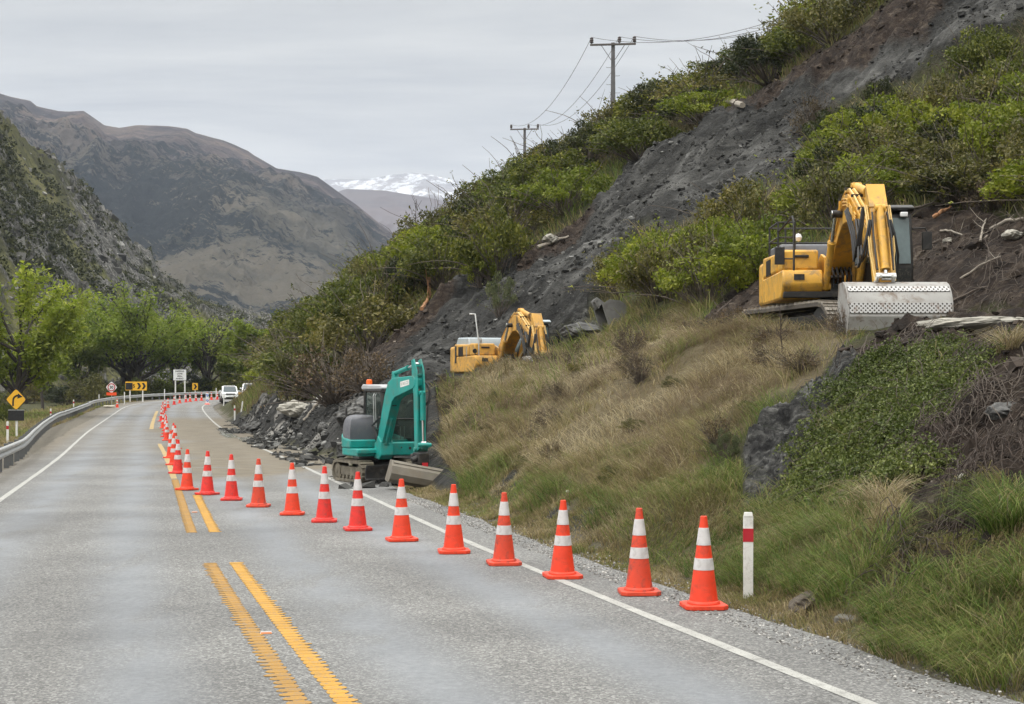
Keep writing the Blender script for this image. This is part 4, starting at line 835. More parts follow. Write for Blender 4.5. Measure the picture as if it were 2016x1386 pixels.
def curved_bucket(name, parent, prof, w, yc, mat, th=.03, bands=(), bandmat=None, side_in=None):
    """profile runs along the outside from the hinge to the cutting edge; shell, two side plates, wear strips"""
    n = len(prof); cx = sum(p[0] for p in prof) / n; cz = sum(p[1] for p in prof) / n; inn = []
    for p in prof: d = Vector((cx - p[0], cz - p[1])).normalized() * th; inn.append((p[0] + d.x, p[1] + d.y))
    b = MB(); b.prism(prof + inn[::-1], yc - w / 2, yc + w / 2, 'y'); o = b.build(name, mat, parent, .006, ang=25)
    for s in (-1, 1):
        q = MB(); y = yc + s * w / 2; q.prism(prof, y - .018, y + .018, 'y'); q.build('side_plate', mat, o, .004)
    for i0, f0, f1 in bands:
        p, q_ = Vector(prof[i0]), Vector(prof[i0 + 1]); a, c = p.lerp(q_, f0), p.lerp(q_, f1); d = (a + c) / 2 - Vector((cx, cz)); nrm = Vector((q_.y - p.y, p.x - q_.x)).normalized(); nrm = nrm if nrm.dot(d) > 0 else -nrm
        k = MB(); k.prism([tuple(a + nrm * .002), tuple(c + nrm * .002), tuple(c + nrm * .02), tuple(a + nrm * .02)], yc - w / 2 + .02, yc + w / 2 - .02, 'y'); k.build('wear_plate', bandmat or mat, o)
    return o

def big_excavator(loc, rz, label, new=True):
    t = thing('excavator', loc, label, 'excavator', rz, None); Y1 = P_YEL if new else P_YELD
    for s in (-1, 1): track(t, s * 1.12, 4.15, .86, .62, P_TRACK, P_SHOE if new else P_TRACK, P_DARK, 46, sag=.05)
    MB().box((0, 0, .55), (2.3, 1.7, .42), top=(.8, .95)).build('undercarriage', P_DARK, t, .03); MB().cyl((0, 0, .7), (0, 0, .99), .62, None, 24).build('turntable', P_DARK, t)
    # superstructure
    b = MB(); b.prism([(1.15, -1.36), (1.15, 1.40), (-1.9, 1.36), (-1.9, -1.36)], .99, 1.12, 'z'); b.build('deck', P_DARK, t, .02)
    b = MB(); b.prism([(1.22, 1.24), (1.22, 1.40), (1.12, 1.57), (-1.6, 1.57), (-1.6, 1.0), (.95, .97)], -1.40, -.46, 'y'); b.build('side_box', Y1, t, .045)
    b = MB(); b.prism([(.98, 1.572), (.94, 2.0), (.3, 2.02), (.3, 1.572)], -1.36, -.52, 'y'); tb = b.build('tool_box', Y1, t, .05)
    MB().box((.975, -.92, 1.86), (.03, .34, .055)).build('handle', P_DARK, tb, .01); MB().box((1.225, -1.02, 1.41), (.02, .24, .12)).build('vent', P_DARK, t)
    b = MB(); b.prism([(.28, 1.575), (.28, 1.98), (-1.55, 2.04), (-1.55, 1.575)], -1.40, -.5, 'y'); sp = b.build('side_panel', Y1, t, .05)
    for k in range(7): MB().box((-.95 + k * .09, -1.405, 1.75), (.05, .02, .34)).build('louvre', P_DARK, sp)
    if not new:
        MB().box((-1.35, -1.405, 1.65), (.20, .02, .62)).build('grille', P_DARK, sp); MB().box((.1, -1.405, 1.72), (.07, .016, .38)).build('stripe', P_GREYTXT, sp)
    b = MB(); pl = [(-1.5, -1.40), (-2.1, -1.40), (-2.5, -1.1), (-2.68, -.5), (-2.7, 0), (-2.68, .5), (-2.5, 1.1), (-2.1, 1.40), (-1.5, 1.40)]; b.prism(pl, .98, 1.96, 'z'); b.build('counterweight', Y1, t, .09)
    b = MB(); b.prism([(-.4, 2.03), (-.5, 2.26), (-1.9, 2.30), (-2.2, 2.0), (-.4, 1.5)], -1.15, .9, 'y'); b.build('engine_hood', P_GREYP if new else P_ROOF, t, .05)
    b = MB(); b.prism([(.6, 1.12), (.6, 1.7), (-1.5, 1.7), (-1.5, 1.12)], .40, 1.38, 'y'); b.build('side_panel', Y1, t, .05)
    for s in (-.34, .30): b = MB(); b.prism([(.0, 1.1), (.95, 1.1), (.85, 1.85), (.45, 1.95), (.2, 1.85)], s - .035, s + .035, 'y'); b.build('boom_bracket', Y1, t, .01)
    v = MB(); v.box((.75, 0, 1.18), (.7, .55, .2))
    for k in range(5): v.tube([(1.12, -.22 + .1 * k, 1.2), (1.22, -.22 + .1 * k, 1.45), (1.0, -.22 + .1 * k, 1.62), (.7, -.22 + .1 * k, 1.5)], .025, 6)
    v.build('hose_bank', P_HOSE, t)
    # cab
    cf = [(.05, 1.1), (1.85, 1.1), (1.92, 1.55), (1.72, 2.68), (.15, 2.72), (.05, 2.4)]
    c = MB(); c.prism(cf, .50, 1.42, 'y'); cab = c.build('cab', P_DARK if new else P_DARK, t, .06)
    g = MB(); g.prism([(1.915, 1.62), (1.745, 2.56), (1.765, 2.563), (1.935, 1.623)], .58, 1.34, 'y'); g.build('windscreen', P_CABGL, cab)
    g = MB(); g.prism([(1.88, 1.18), (1.935, 1.52), (1.95, 1.52), (1.895, 1.18)], .60, 1.32, 'y'); g.build('lower_windscreen', P_CABGL if not new else mat_plain('muddy_glass', (.03, .033, .035), .4, 0, .3, (.2, .18, .15), .6, 14), cab)
    for yy in (.495, 1.425): g = MB(); g.prism([(.25, 1.75), (1.75, 1.65), (1.6, 2.55), (.3, 2.58)], yy - .006, yy + .006, 'y'); g.build('side_window', P_CABGL, cab)
    g = MB(); g.prism([(1.80, 2.69), (1.86, 2.76), (1.7, 2.83), (.1, 2.82), (.02, 2.7)], .46, 1.46, 'y'); g.build('roof', P_DARK if new else P_ROOF, cab, .035)
    for yy in (.72, 1.15)[:2 if new else 0]: MB().box((1.84, yy + .06, 2.62), (.08, .17, .10)).build('work_light', P_LAMP, cab, .02)
    st = MB(); st.box((.75, .95, 1.45), (.5, .5, .12)); st.box((.5, .95, 1.85), (.14, .46, .75)); st.build('seat', P_BLACK, cab)
    # boom, arm, rams
    low = [(.42, 1.50), (.72, 1.50), (1.15, 1.82), (1.75, 2.20), (2.15, 2.38), (2.5, 2.40), (2.85, 2.28), (4.30, 1.72), (4.48, 1.78)]; top = [(4.50, 1.98), (4.32, 2.10), (3.0, 2.80), (2.65, 2.93), (2.3, 2.95), (1.95, 2.82), (.60, 1.98), (.36, 1.82), (.32, 1.62)]
    b = MB(); b.prism(low + top, -.24, .24, 'y'); bm = b.build('boom', Y1, t, .015)
    for z, sy in (((3.16), -.13), ((3.16), .13)):
        p = MB(); p.tube([(.7, sy, 2.14), (1.9, sy, 2.87), (2.3, sy, 3.02), (2.7, sy, 2.99), (3.05, sy, 2.84), (4.2, sy, 2.26)], .022, 6); p.tube([(.7, sy * 1.6, 2.13), (1.9, sy * 1.6, 2.86), (2.3, sy * 1.6, 3.01), (2.7, sy * 1.6, 2.98), (3.05, sy * 1.6, 2.83), (4.2, sy * 1.6, 2.25)], .018, 6); p.build('pipe', Y1, bm)
    if new:
        p = MB()
        for k in range(3): p.tube([(.9, -.275 - .012 * k, 1.95 + .07 * k), (1.95, -.275, 2.56 + .08 * k), (2.35, -.275, 2.74 + .06 * k), (2.75, -.275, 2.70 + .06 * k), (3.6, -.275, 2.30 + .05 * k)], .020, 6)
        for xx, zz in ((1.5, 2.30), (2.1, 2.68), (2.95, 2.62), (3.4, 2.40)): p.box((xx, -.27, zz + .05), (.06, .07, .26))
        p.build('pipe', Y1, bm)
    for s in (-1, 1): ram(t, (1.05, 1.22), (2.12, 2.60), .082, .62, Y1, 'boom_ram', s * .38)
    MB().cyl((2.12, -.46, 2.60), (2.12, .46, 2.60), .075).build('pin', P_DARK, bm)
    ram(t, (2.45, 3.10), (4.02, 2.74), .085, .66, Y1, 'arm_ram', 0)
    MB().prism([(2.3, 2.92), (2.6, 2.92), (2.5, 3.18), (2.4, 3.18)], -.09, .09, 'y').build('lug', Y1, bm, .01)
    a = MB(); a.prism([(3.95, 2.86), (4.10, 2.90), (4.42, 2.45), (4.62, 1.85), (4.92, .92), (4.84, .80), (4.68, .84), (4.22, 1.80), (4.08, 2.25)], -.17, .17, 'y'); am = a.build('arm', Y1, t, .015)
    a = MB(); a.prism([(4.06, 2.92), (4.13, 2.92), (4.44, 2.46), (4.39, 2.43)], -.19, .19, 'y'); a.build('arm_top_plate', Y1, am, .008)
    ram(t, (4.52, 2.42), (5.02, 1.12), .080, .90, Y1, 'bucket_ram', 0)
    h = MB()
    for sy in (-.17, .17): h.prism([(5.02, 1.18), (5.1, 1.12), (4.72, .88), (4.66, .95)], sy - .03, sy + .03, 'y')
    h.tube([(5.02, -.2, 1.14), (5.02, .2, 1.14)], .05, 10); h.build('bucket_link', P_STICKER if new else Y1, t, .01)
    hs = MB()
    for k, sy in enumerate((-.26, -.31, .25, .30)):
        hs.tube([(3.75, sy, 2.30), (4.15, sy * 1.15, 1.92), (4.38, sy * 1.3, 1.45 - .1 * k), (4.58, sy * 1.2, 1.55), (4.62, sy * .9, 1.95), (4.55, sy * .7, 2.2)], .026, 7)
    for sy in (-.15, .15): hs.tube([(4.5, sy, 2.35), (4.72, sy * 1.2, 1.9), (4.98, sy * 1.1, 1.25)], .02, 6)
    hs.build('hydraulic_hose', P_HOSE, t)
    for k in range(6):
        q = MB(); sy = (-.30 - .03 * k) if k < 3 else (.22 + .03 * (k - 3)); q.tube([(2.95, sy, 2.62 - .03 * k), (3.6, sy * 1.02, 2.12 - .05 * k), (3.95, sy * 1.1, 1.62 - .06 * k), (4.22, sy * 1.15, 1.72), (4.30, sy, 2.1), (4.22, sy * .8, 2.45)], .022, 6); q.build('hydraulic_hose', P_HOSE, t)
    PL = mat_plain('pale_pipe', (.74, .52, .20), .4, 0, .1) if 'pale_pipe' not in MATS else MATS['pale_pipe']
    for sy in (-.215, -.255, .215, .255):
        q = MB(); q.tube([(4.30, sy, 2.50), (4.56, sy, 2.05), (4.72, sy, 1.62), (4.74, sy * .9, 1.48), (4.96, sy * .8, 1.05)], .017, 6); q.build('pipe', PL, am)
    for sy in (-.20, -.10, .0, .10, .20):
        q = MB(); q.tube([(1.2, sy, 2.44), (1.9, sy, 2.90), (2.3, sy, 3.04), (2.7, sy, 3.02), (3.05, sy, 2.87), (3.9, sy, 2.42), (4.05, sy, 2.30)], .020, 6); q.build('pipe', PL if sy else Y1, bm)
    for xx, zz in ((1.9, 2.90), (2.5, 3.05), (3.1, 2.84), (3.7, 2.52)): MB().box((xx, 0, zz), (.06, .52, .05)).build('pipe_clamp', P_DARK, bm)
    for sy in (-.2, .2): MB().box((4.22, sy, 2.42), (.10, .12, .14)).build('pipe_clamp', P_DARK, bm)
    py = MB(); py.tube([(4.50, .13, 2.3), (4.72, .14, 1.8), (5.03, .12, 1.12)], .018, 6); py.tube([(4.50, -.13, 2.3), (4.72, -.14, 1.8), (5.03, -.12, 1.12)], .018, 6); py.build('pipe', Y1, am)
    yc = .20; prof = [(4.52, 1.02), (4.92, 1.03), (5.10, .97), (5.26, .83), (5.37, .62), (5.41, .38), (5.34, .14), (5.16, -.02), (4.75, -.08), (4.30, -.08)]
    curved_bucket('bucket', t, prof, 2.06 if new else 1.75, yc, P_BKT, .03, ((2, .35, 1.0), (4, .0, .75)) if new else (), M_TREAD)
    e = MB()
    for sy in (-.2, .2): e.prism([(4.55, 1.03), (4.85, 1.04), (4.78, 1.18 - .16), (4.7, .78)], sy - .03, sy + .03, 'y')
    e.build('bucket_ears', P_DARK, t)
    # rails and mirrors
    r = MB()
    if new:
        r.tube([(1.10, -1.12, 1.2), (1.10, -1.12, 2.55), (1.02, -1.14, 2.68), (.5, -1.28, 2.50), (.3, -1.32, 2.45)], .026, 7)
        for xx in (.3, -.9): r.tube([(xx, -1.34, 1.95), (xx, -1.34, 2.66)], .024, 6); r.tube([(xx, -.95, 2.0), (xx, -.95, 2.66)], .024, 6)
        for zz in (2.64, 2.32): r.tube([(.3, -.95, zz), (.3, -1.34, zz), (-.9, -1.34, zz), (-.9, -.95, zz), (-.9, .25, zz)], .022, 6)
        r.build('handrail', P_DARK, t)
        m = MB(); m.tube([(1.06, -1.12, 1.80), (1.06, -1.36, 1.80)], .018, 6); m.box((1.06, -1.44, 1.86), (.09, .22, .36)); m.build('mirror', P_BLACK, t, .03)
        bl = MB(); bl.lathe([(.0, -.09), (.06, -.07), (.09, 0), (.06, .07), (.0, .09)], (0, 0, 0), 14); bl.build('beacon', P_SIGNWHITE, t).location = (-.3, -.75, 2.38)
        text_mesh('PC', .3, P_GREYTXT, 'lettering', t, (-1.95, -1.405, 1.40), (R(90), 0, 0), .003, bold=.01) if False else None
    else:
        r.tube([(1.05, -1.2, 1.2), (1.0, -1.2, 2.0), (.72, -1.25, 3.05), (.55, -1.42, 3.05)], .028, 7); r.build('handrail', P_STEEL, t)
        m = MB(); m.tube([(1.05, -1.2, 1.55), (1.06, -1.38, 1.62)], .016, 6); m.tube([(1.06, -1.38, 1.72), (1.085, -1.38, 1.72)], .085, 16); m.build('mirror', P_BLACK, t)
        bl = MB(); bl.lathe([(.07, 0), (.075, .1), (.05, .17)], (0, 0, 0), 14); bl.build('beacon', P_STEEL, t).location = (.85, -1.1, 2.02)
        text_mesh('KOMATSU', .33, P_TXT, 'lettering', bm, (3.42, -.2435, 2.29), (R(90), R(26), 0), .002, bold=.012, sx=.88)
        MB().prism([(2.62, 2.42), (2.74, 2.38), (2.74, 2.84), (2.62, 2.88)], -.2445, -.2405, 'y').build('stripe', P_TXT, bm)
    m = MB(); m.tube([(1.7, 1.42, 2.35), (1.72, 1.72, 2.36), (1.72, 1.76, 2.28)], .018, 6); m.box((1.72, 1.76, 2.10), (.08, .21, .36)); m.build('mirror', P_BLACK, t, .03)
    if new:
        for c in t.children:
            if c.name.split('.')[0] in ('track', 'undercarriage'): c.rotation_euler = (0, 0, R(20))
    else:
        for c in t.children:
            if c.name.split('.')[0] in ('bucket', 'bucket_ears', 'bucket_link'): c.location.z += .42
    return t
ex_a = big_excavator((6.65, 30.9, 3.08), R(-90 - 1), 'big yellow excavator on the grassy bench with its wide pale bucket towards the road'); ex_a.scale = (.95, .87, .97)
ex_b = big_excavator((-.42, 51.8, 1.93), R(-90 + 18), 'yellow excavator with a pale roof half sunk behind the grass lip', False); ex_b.scale = (.95, .88, .96)

def small_excavator(loc, rz, label):
    t = thing('mini_excavator', loc, label, 'mini excavator', rz)
    for s in (-1, 1): track(t, s * .60, 2.0, .50, .34, P_MUD, P_MUD, P_MUD, 40, True)
    MB().box((0, 0, .36), (1.2, .9, .26), top=(.8, .9)).build('undercarriage', P_DARK, t, .02); MB().cyl((0, 0, .45), (0, 0, .62), .42, None, 24).build('turntable', P_DARK, t)
    b = MB(); b.prism([(1.30, .10), (1.24, .12), (1.22, .28), (1.30, .44), (1.27, .44), (1.18, .28), (1.20, .08)], -.76, .76, 'y'); b.box((1.0, .35, .28), (.5, .1, .1)); b.box((1.0, -.35, .28), (.5, .1, .1)); b.build('dozer_blade', P_DARK, t, .005)
    def rounded(x0, x1, y, n=10, k=.62): return [(x1, -y), (x1, y)] + [(x0 * (math.sin(math.pi / 2 * i / n) ** .9) * 1.0 if i else 0.0, y * (math.cos(math.pi / 2 * i / n) ** k)) for i in range(n + 1)] + [(x0 * (math.sin(math.pi / 2 * (n - i) / n) ** .9) if i < n else 0.0, -y * (math.cos(math.pi / 2 * (n - i) / n) ** k)) for i in range(1, n + 1)]
    low = MB(); low.prism(rounded(-.86, .74, .77), .62, .80, 'z'); low.build('skirt', P_TEAL, t, .03)
    # counterweight rising towards the back
    pl = rounded(-.88, .28, .785); m = MB(); m.prism(pl, .803, 1.0, 'z'); n = len(pl)
    m.v = [(x, y, z if i < n else (1.0 + .20 * max(0, -x) / .88 + (.0 if y < 0 else 0))) for i, (x, y, z) in enumerate(m.v)]; m.build('counterweight', P_TEAL, t, .03)
    # grey bonnet over the engine
    pl = rounded(-.85, .22, .76); pl = [(x, min(y, -.02)) for x, y in pl]; q = []
    for p in pl:
        if not q or math.dist(p, q[-1]) > .01: q.append(p)
    pl = q[:-1] if math.dist(q[0], q[-1]) < .01 else q; n = len(pl); m = MB(); rings = [(1.0, 1.0), (1.18, 1.0), (1.34, .97), (1.46, .90), (1.54, .78), (1.58, .60), (1.59, .40)]; pts = []; f = []
    for z, k in rings: pts += [(-.25 + (x + .25) * k, -.30 + (y + .30) * k, z + .12 * max(0, -x) * (z < 1.1)) for x, y in pl]
    for i in range(len(rings) - 1):
        for j in range(n): f.append((i * n + j, i * n + (j + 1) % n, (i + 1) * n + (j + 1) % n, (i + 1) * n + j))
    f.append(tuple((len(rings) - 1) * n + j for j in range(n))); m.addv(pts, f); bon = m.build('bonnet', P_GREYP, t, ang=60)
    for k in range(4): MB().box((-.62 + .0 * k, -.60 + .02 * k, 1.22 + .065 * k), (.28, .05, .028), Matrix.Rotation(R(-42), 3, 'Z')).build('louvre', P_BLACK, bon)
    text_mesh('SK30', .085, P_GREYTXT, 'lettering', t, (-.30, -.79, .93), (R(90), 0, 0), .003) if False else None
    # cab
    cy0, cy1 = -.12, .76; prof = [(-.55, .98), (.62, .98), (.74, 1.25), (.62, 2.20), (-.50, 2.22)]
    for y in (cy0, cy1 - .05):                      # pillars as frames around real openings
        fr = MB(); inn = [(-.42, 1.35), (-.42, 2.08), (.52, 2.08), (.63, 1.28), (.55, 1.10), (-.42, 1.10)]
        fr.tube([(x, y + .025, z) for x, z in [(-.52, 1.0), (-.48, 2.18), (.60, 2.17), (.71, 1.26), (.60, 1.0), (-.52, 1.0)]], .045, 8); fr.build('cab_frame', P_DARK, t)
        g = MB(); g.prism([(-.48, 1.05), (.60, 1.05), (.68, 1.26), (.57, 2.12), (-.45, 2.12)], y + .02, y + .03, 'y'); gl = g.build('side_window', P_CLEAR, t)
    g = MB(); g.prism([(.62, 1.0), (.72, 1.26), (.61, 2.12), (.60, 2.12), (.705, 1.26), (.61, 1.0)], cy0 + .04, cy1 - .06, 'y'); wsn = g.build('windscreen', P_CLEAR, t)
    fr = MB()
    for yy in (cy0 + .03, cy1 - .04): fr.tube([(.63, yy, 1.0), (.73, yy, 1.26), (.62, yy, 2.16)], .035, 8)
    fr.tube([(.735, cy0, 1.50), (.735, cy1 - .03, 1.50)], .018, 6) if False else fr.tube([(.705, cy0, 1.50), (.705, cy1 - .03, 1.50)], .018, 6); fr.tube([(.63, cy0, 2.15), (.63, cy1 - .03, 2.15)], .035, 8); fr.build('windscreen_frame', P_DARK, t)
    b = MB(); b.prism([(-.56, .95), (-.56, 1.45), (-.50, 1.45), (-.50, .95)], cy0, cy1, 'y'); b.build('cab_back', P_DARK, t, .01)
    st = MB(); st.box((-.05, .32, 1.28), (.45, .45, .12)); st.box((-.26, .32, 1.62), (.12, .42, .6)); st.build('seat', P_BLACK, t, .03)
    lv = MB()
    for yy in (.12, .22, .46, .56): lv.tube([(.42, yy, 1.0), (.40, yy, 1.32)], .012, 6)
    lv.build('lever', P_STEEL, t)
    rf = MB(); rf.prism([(-.62, 2.20), (.66, 2.20), (.70, 2.24), (.62, 2.31), (-.55, 2.33), (-.64, 2.27)], cy0 - .03, cy1 + .03, 'y'); rf.build('cab_roof', mat_plain('grey_cab_roof', (.42, .43, .45), .45, 0, .06, (.3, .28, .25), .3, 3), t, .03)
    bc = MB(); bc.lathe([(.06, 0), (.075, .02), (.07, .11), (.05, .13)], n=16); bc.build('beacon', P_BEACON, t).location = (-.42, -.02, 2.32)
    pn = MB(); pn.prism([(.745, .64), (.78, .64), (.78, .93), (.73, .96)], -.12, .76, 'y'); pn.build('front_panel', P_TEAL, t, .015)
    MB().tube([(.779, .33, .82), (.787, .33, .82)], .018, 10).build('access_hole', P_DARK, t); hp = MB(); hp.tube([(.779, .55, .80), (.787, .55, .80)], .035, 14); hp.build('access_hole', P_DARK, t)
    for yy in (cy0 - .03, cy0 + .02): MB().tube([(.30, yy, 1.25), (.36, yy - .05, 1.30), (.30, yy - .05, 2.05), (.24, yy, 2.10)], .014, 6).build('grab_rail', P_STEEL, t)
    MB().box((.10, -.30, 1.30), (.02, .16, .12)).build('warning_plate', P_SIGNRED, t); MB().box((.112, -.30, 1.33), (.004, .12, .035)).build('warning_plate', P_STICKER, t)
    MB().prism([(-.62, .90), (-.25, .90), (-.25, .925), (-.62, .925)], -.790, -.786, 'y').build('stripe', P_GREYTXT, t)
    MB().tube([(-.60, -.55, 1.56), (-.60, -.55, 1.74), (-.66, -.55, 1.80)], .03, 10).build('exhaust', P_DARK, t)
    # swing post and boom
    Y = -.18; w = MB(); w.prism([(.70, .58), (1.0, .55), (1.14, .66), (1.10, .98), (.92, 1.12), (.80, .95), (.72, .95)], Y - .16, Y + .16, 'y'); w.box((.78, Y - .38, .74), (.14, .5, .10)); w.build('swing_post', P_TEAL, t, .02)
    ram(t, (.78, .74), (.78, .74), .04, .5, P_TEAL) if False else None
    lowp = [(.86, .90), (1.04, .84), (1.36, 1.38), (1.68, 1.92), (1.86, 2.02), (2.92, 2.22), (3.02, 2.28)]; topp = [(3.03, 2.42), (2.92, 2.50), (1.72, 2.46), (1.44, 2.36), (1.24, 2.06), (.90, 1.30), (.80, 1.02)]
    b = MB(); b.prism(lowp + topp, Y - .115, Y + .115, 'y'); bm = b.build('boom', P_TEAL, t, .012)
    st = MB(); st.prism([(2.20, 2.24), (2.72, 2.30), (2.71, 2.42), (2.19, 2.37)], Y - .1175, Y - .1155, 'y'); st.build('sticker', P_STICKER, bm)
    text_mesh('KOBELCO', .095, P_GREYTXT, 'lettering', bm, (2.455, Y - .1185, 2.332), (R(90), R(-7), 0), .0006)
    ram(t, (1.08, .92), (1.66, 1.98), .052, .60, P_TEAL, 'boom_ram', Y)
    MB().box((1.58, Y - .02, 1.86), (.10, .12, .10)).build('work_light', P_BLACK, t, .015)
    MB().prism([(1.50, 2.33), (1.74, 2.42), (1.64, 2.62), (1.56, 2.62)], Y - .06, Y + .06, 'y').build('lug', P_TEAL, bm, .01)
    ram(t, (1.60, 2.57), (2.86, 2.76), .05, .62, P_TEAL, 'arm_ram', Y)
    a = MB()
    for sy in (-.085, .085): a.prism([(2.80, 2.84), (2.92, 2.88), (3.08, 2.62), (3.14, 2.10), (3.16, .86), (3.06, .80), (2.98, .88), (2.93, 2.02), (2.84, 2.40)], Y + sy - .018, Y + sy + .018, 'y')
    for zc in (2.72, 2.52, 2.28): a.box((2.98, Y, zc), (.06, .16, .04))
    a.box((3.06, Y, 1.5), (.05, .16, 1.25)); am = a.build('arm', P_TEAL, t, .006)
    ram(t, (3.16, 2.12), (3.24, 1.0), .048, .55, P_TEAL, 'bucket_ram', Y)
    for k in range(3): MB().tube([(2.9, Y + .12 + .02 * k, 2.45), (3.10, Y + .20 + .03 * k, 2.25 - .1 * k), (3.16, Y + .16, 1.95 - .05 * k), (3.1, Y + .11, 1.85)], .014, 6).build('hydraulic_hose', P_HOSE, t)
    for p, r in (([(3.16, Y + .16, 1.95), (3.14, Y + .13, 1.4), (3.1, Y + .1, .95)], .014), ([(.9, Y - .12, 1.0), (.75, Y - .22, 1.35), (1.0, Y - .13, 1.55)], .03), ([(.95, Y + .13, 1.0), (.95, Y + .2, 1.3), (1.1, Y + .12, 1.6)], .022)): MB().tube(p, r, 8).build('hydraulic_hose', P_HOSE, t)
    k = MB(); k.prism([(3.02, .92), (3.28, 1.02), (3.34, .92), (3.10, .80)], Y - .11, Y - .08, 'y'); k.prism([(3.02, .92), (3.28, 1.02), (3.34, .92), (3.10, .80)], Y + .08, Y + .11, 'y'); k.tube([(3.09, Y - .16, .86), (3.09, Y + .16, .86)], .05, 12); k.tube([(3.3, Y - .16, .96), (3.3, Y + .16, .96)], .045, 12); k.build('bucket_link', P_TEAL, t, .006)
    M = Matrix.Rotation(R(14), 3, 'X')
    h = MB(); h.box((3.16, Y - .02, .66), (.34, .26, .26)); h.box((3.16, Y - .02, .50), (.26, .22, .18)); h.tube([(3.0, Y - .2, .70), (3.0, Y + .18, .70)], .065, 12); h.tube([(3.2, Y - .26, .62), (3.2, Y - .06, .70)], .07, 12); h.build('tilt_hitch', P_DARK, t, .02); MB().box((3.335, Y, .52), (.02, .14, .10)).build('warning_plate', P_SIGNRED, t)
    # wide ditching bucket, rolled to one side
    piv = thing('bucket_mount', (0, 0, 0), None, None) if False else None
    prof = [(-.14, .25), (.12, .26), (.28, .16), (.34, 0), (.30, -.14), (.16, -.22), (-.20, -.24), (-.34, -.22)]
    bk = curved_bucket('bucket', t, prof, 1.24, 0, P_BKTD, .022, ((1, .2, .5),)); bk.location = (3.26, Y - .16, .27); bk.rotation_euler = (R(-11), R(4), R(-14))
    return t
ex_c = small_excavator((-3.28, 36.0, .02), R(-90 + 27), 'small teal excavator with a grey bonnet and orange beacon parked on the muddy shoulder')
# spare bucket lying on the slope
x, y, z = ground_hit(1214, 640, 30, 60); t = tag(curved_bucket('spare_bucket', None, [(-.1, .95), (.25, .90), (.55, .62), (.62, .30), (.45, .05), (.1, -.02), (-.55, .0)], .95, 0, P_BKTG, .03, ((2, .2, .8),)), 'grey digging bucket lying on its side on the slope between the yellow excavators', 'excavator bucket')
t.location = (x, y, z - .02); t.rotation_euler = (R(-14), R(-38), R(28)); t.scale = (.85, .7, .85); e = MB(); e.prism([(-.2, .9), (.15, .9), (.05, 1.25), (-.12, 1.25)], -.18, -.14, 'y'); e.prism([(-.2, .9), (.15, .9), (.05, 1.25), (-.12, 1.25)], .14, .18, 'y'); e.tube([(-.03, -.2, 1.17), (-.03, .2, 1.17)], .05, 10); e.build('hinge_ears', P_BKTG, t, .01)

# ================================================================== VEGETATION, STONES, BRANCHES
L_BROOM = mat_leaf('broom_leaf', [(0.054, 0.068, 0.017), (0.102, 0.117, 0.028), (0.177, 0.181, 0.046)], .3, 1.6)
L_BRIGHT = mat_leaf('bright_leaf', [(0.098, 0.126, 0.019), (0.162, 0.192, 0.031), (0.240, 0.252, 0.054)], .35, 1.6)
L_DARK = mat_leaf('dark_leaf', [(0.022, 0.030, 0.013), (0.042, 0.051, 0.022), (0.073, 0.077, 0.035)], .2, 1.6)
L_GREY = mat_leaf('grey_green_leaf', [(0.054, 0.070, 0.036), (0.090, 0.106, 0.060), (0.138, 0.150, 0.096)], .25, 2)
L_BROWN = mat_leaf('brown_twigs', [(.060, .043, .033), (.105, .076, .056), (.155, .118, .080)], .15, 2)
L_OLIVE = mat_leaf('olive_leaf', [(0.069, 0.068, 0.025), (0.125, 0.117, 0.043), (0.200, 0.175, 0.073)], .25, 1.6)
L_WILLOW = mat_leaf('willow_leaf', [(0.143, 0.189, 0.025), (0.213, 0.259, 0.042), (0.294, 0.322, 0.075)], .4, .3)
L_WILLOWD = mat_leaf('willow_leaf_deep', [(0.115, 0.151, 0.029), (0.180, 0.216, 0.047), (0.258, 0.281, 0.080)], .35, .3)
L_SMALL = mat_leaf('small_leaf_shrub', [(0.049, 0.065, 0.019), (0.101, 0.126, 0.036), (0.194, 0.218, 0.082)], .25, 2.5)
M_BARK = mat_plain('bark', (.060, .050, .042), .9, 0, .3, (.03, .026, .022), .5, 3, .4); M_TWIG = mat_plain('pale_twig', (.105, .085, .070), .9, 0, .3, (.06, .05, .04), .5, 4); M_ROOT = mat_plain('root_bark', (.055, .040, .032), .9, 0, .3, (.03, .022, .018), .5, 5)
M_DEAD = mat_plain('bleached_wood', (.28, .25, .21), .85, 0, .2, (.12, .10, .08), .5, 3, .3); M_SPLIT = mat_plain('split_wood', (.34, .17, .08), .8, 0, .2, (.15, .09, .05), .5, 3)

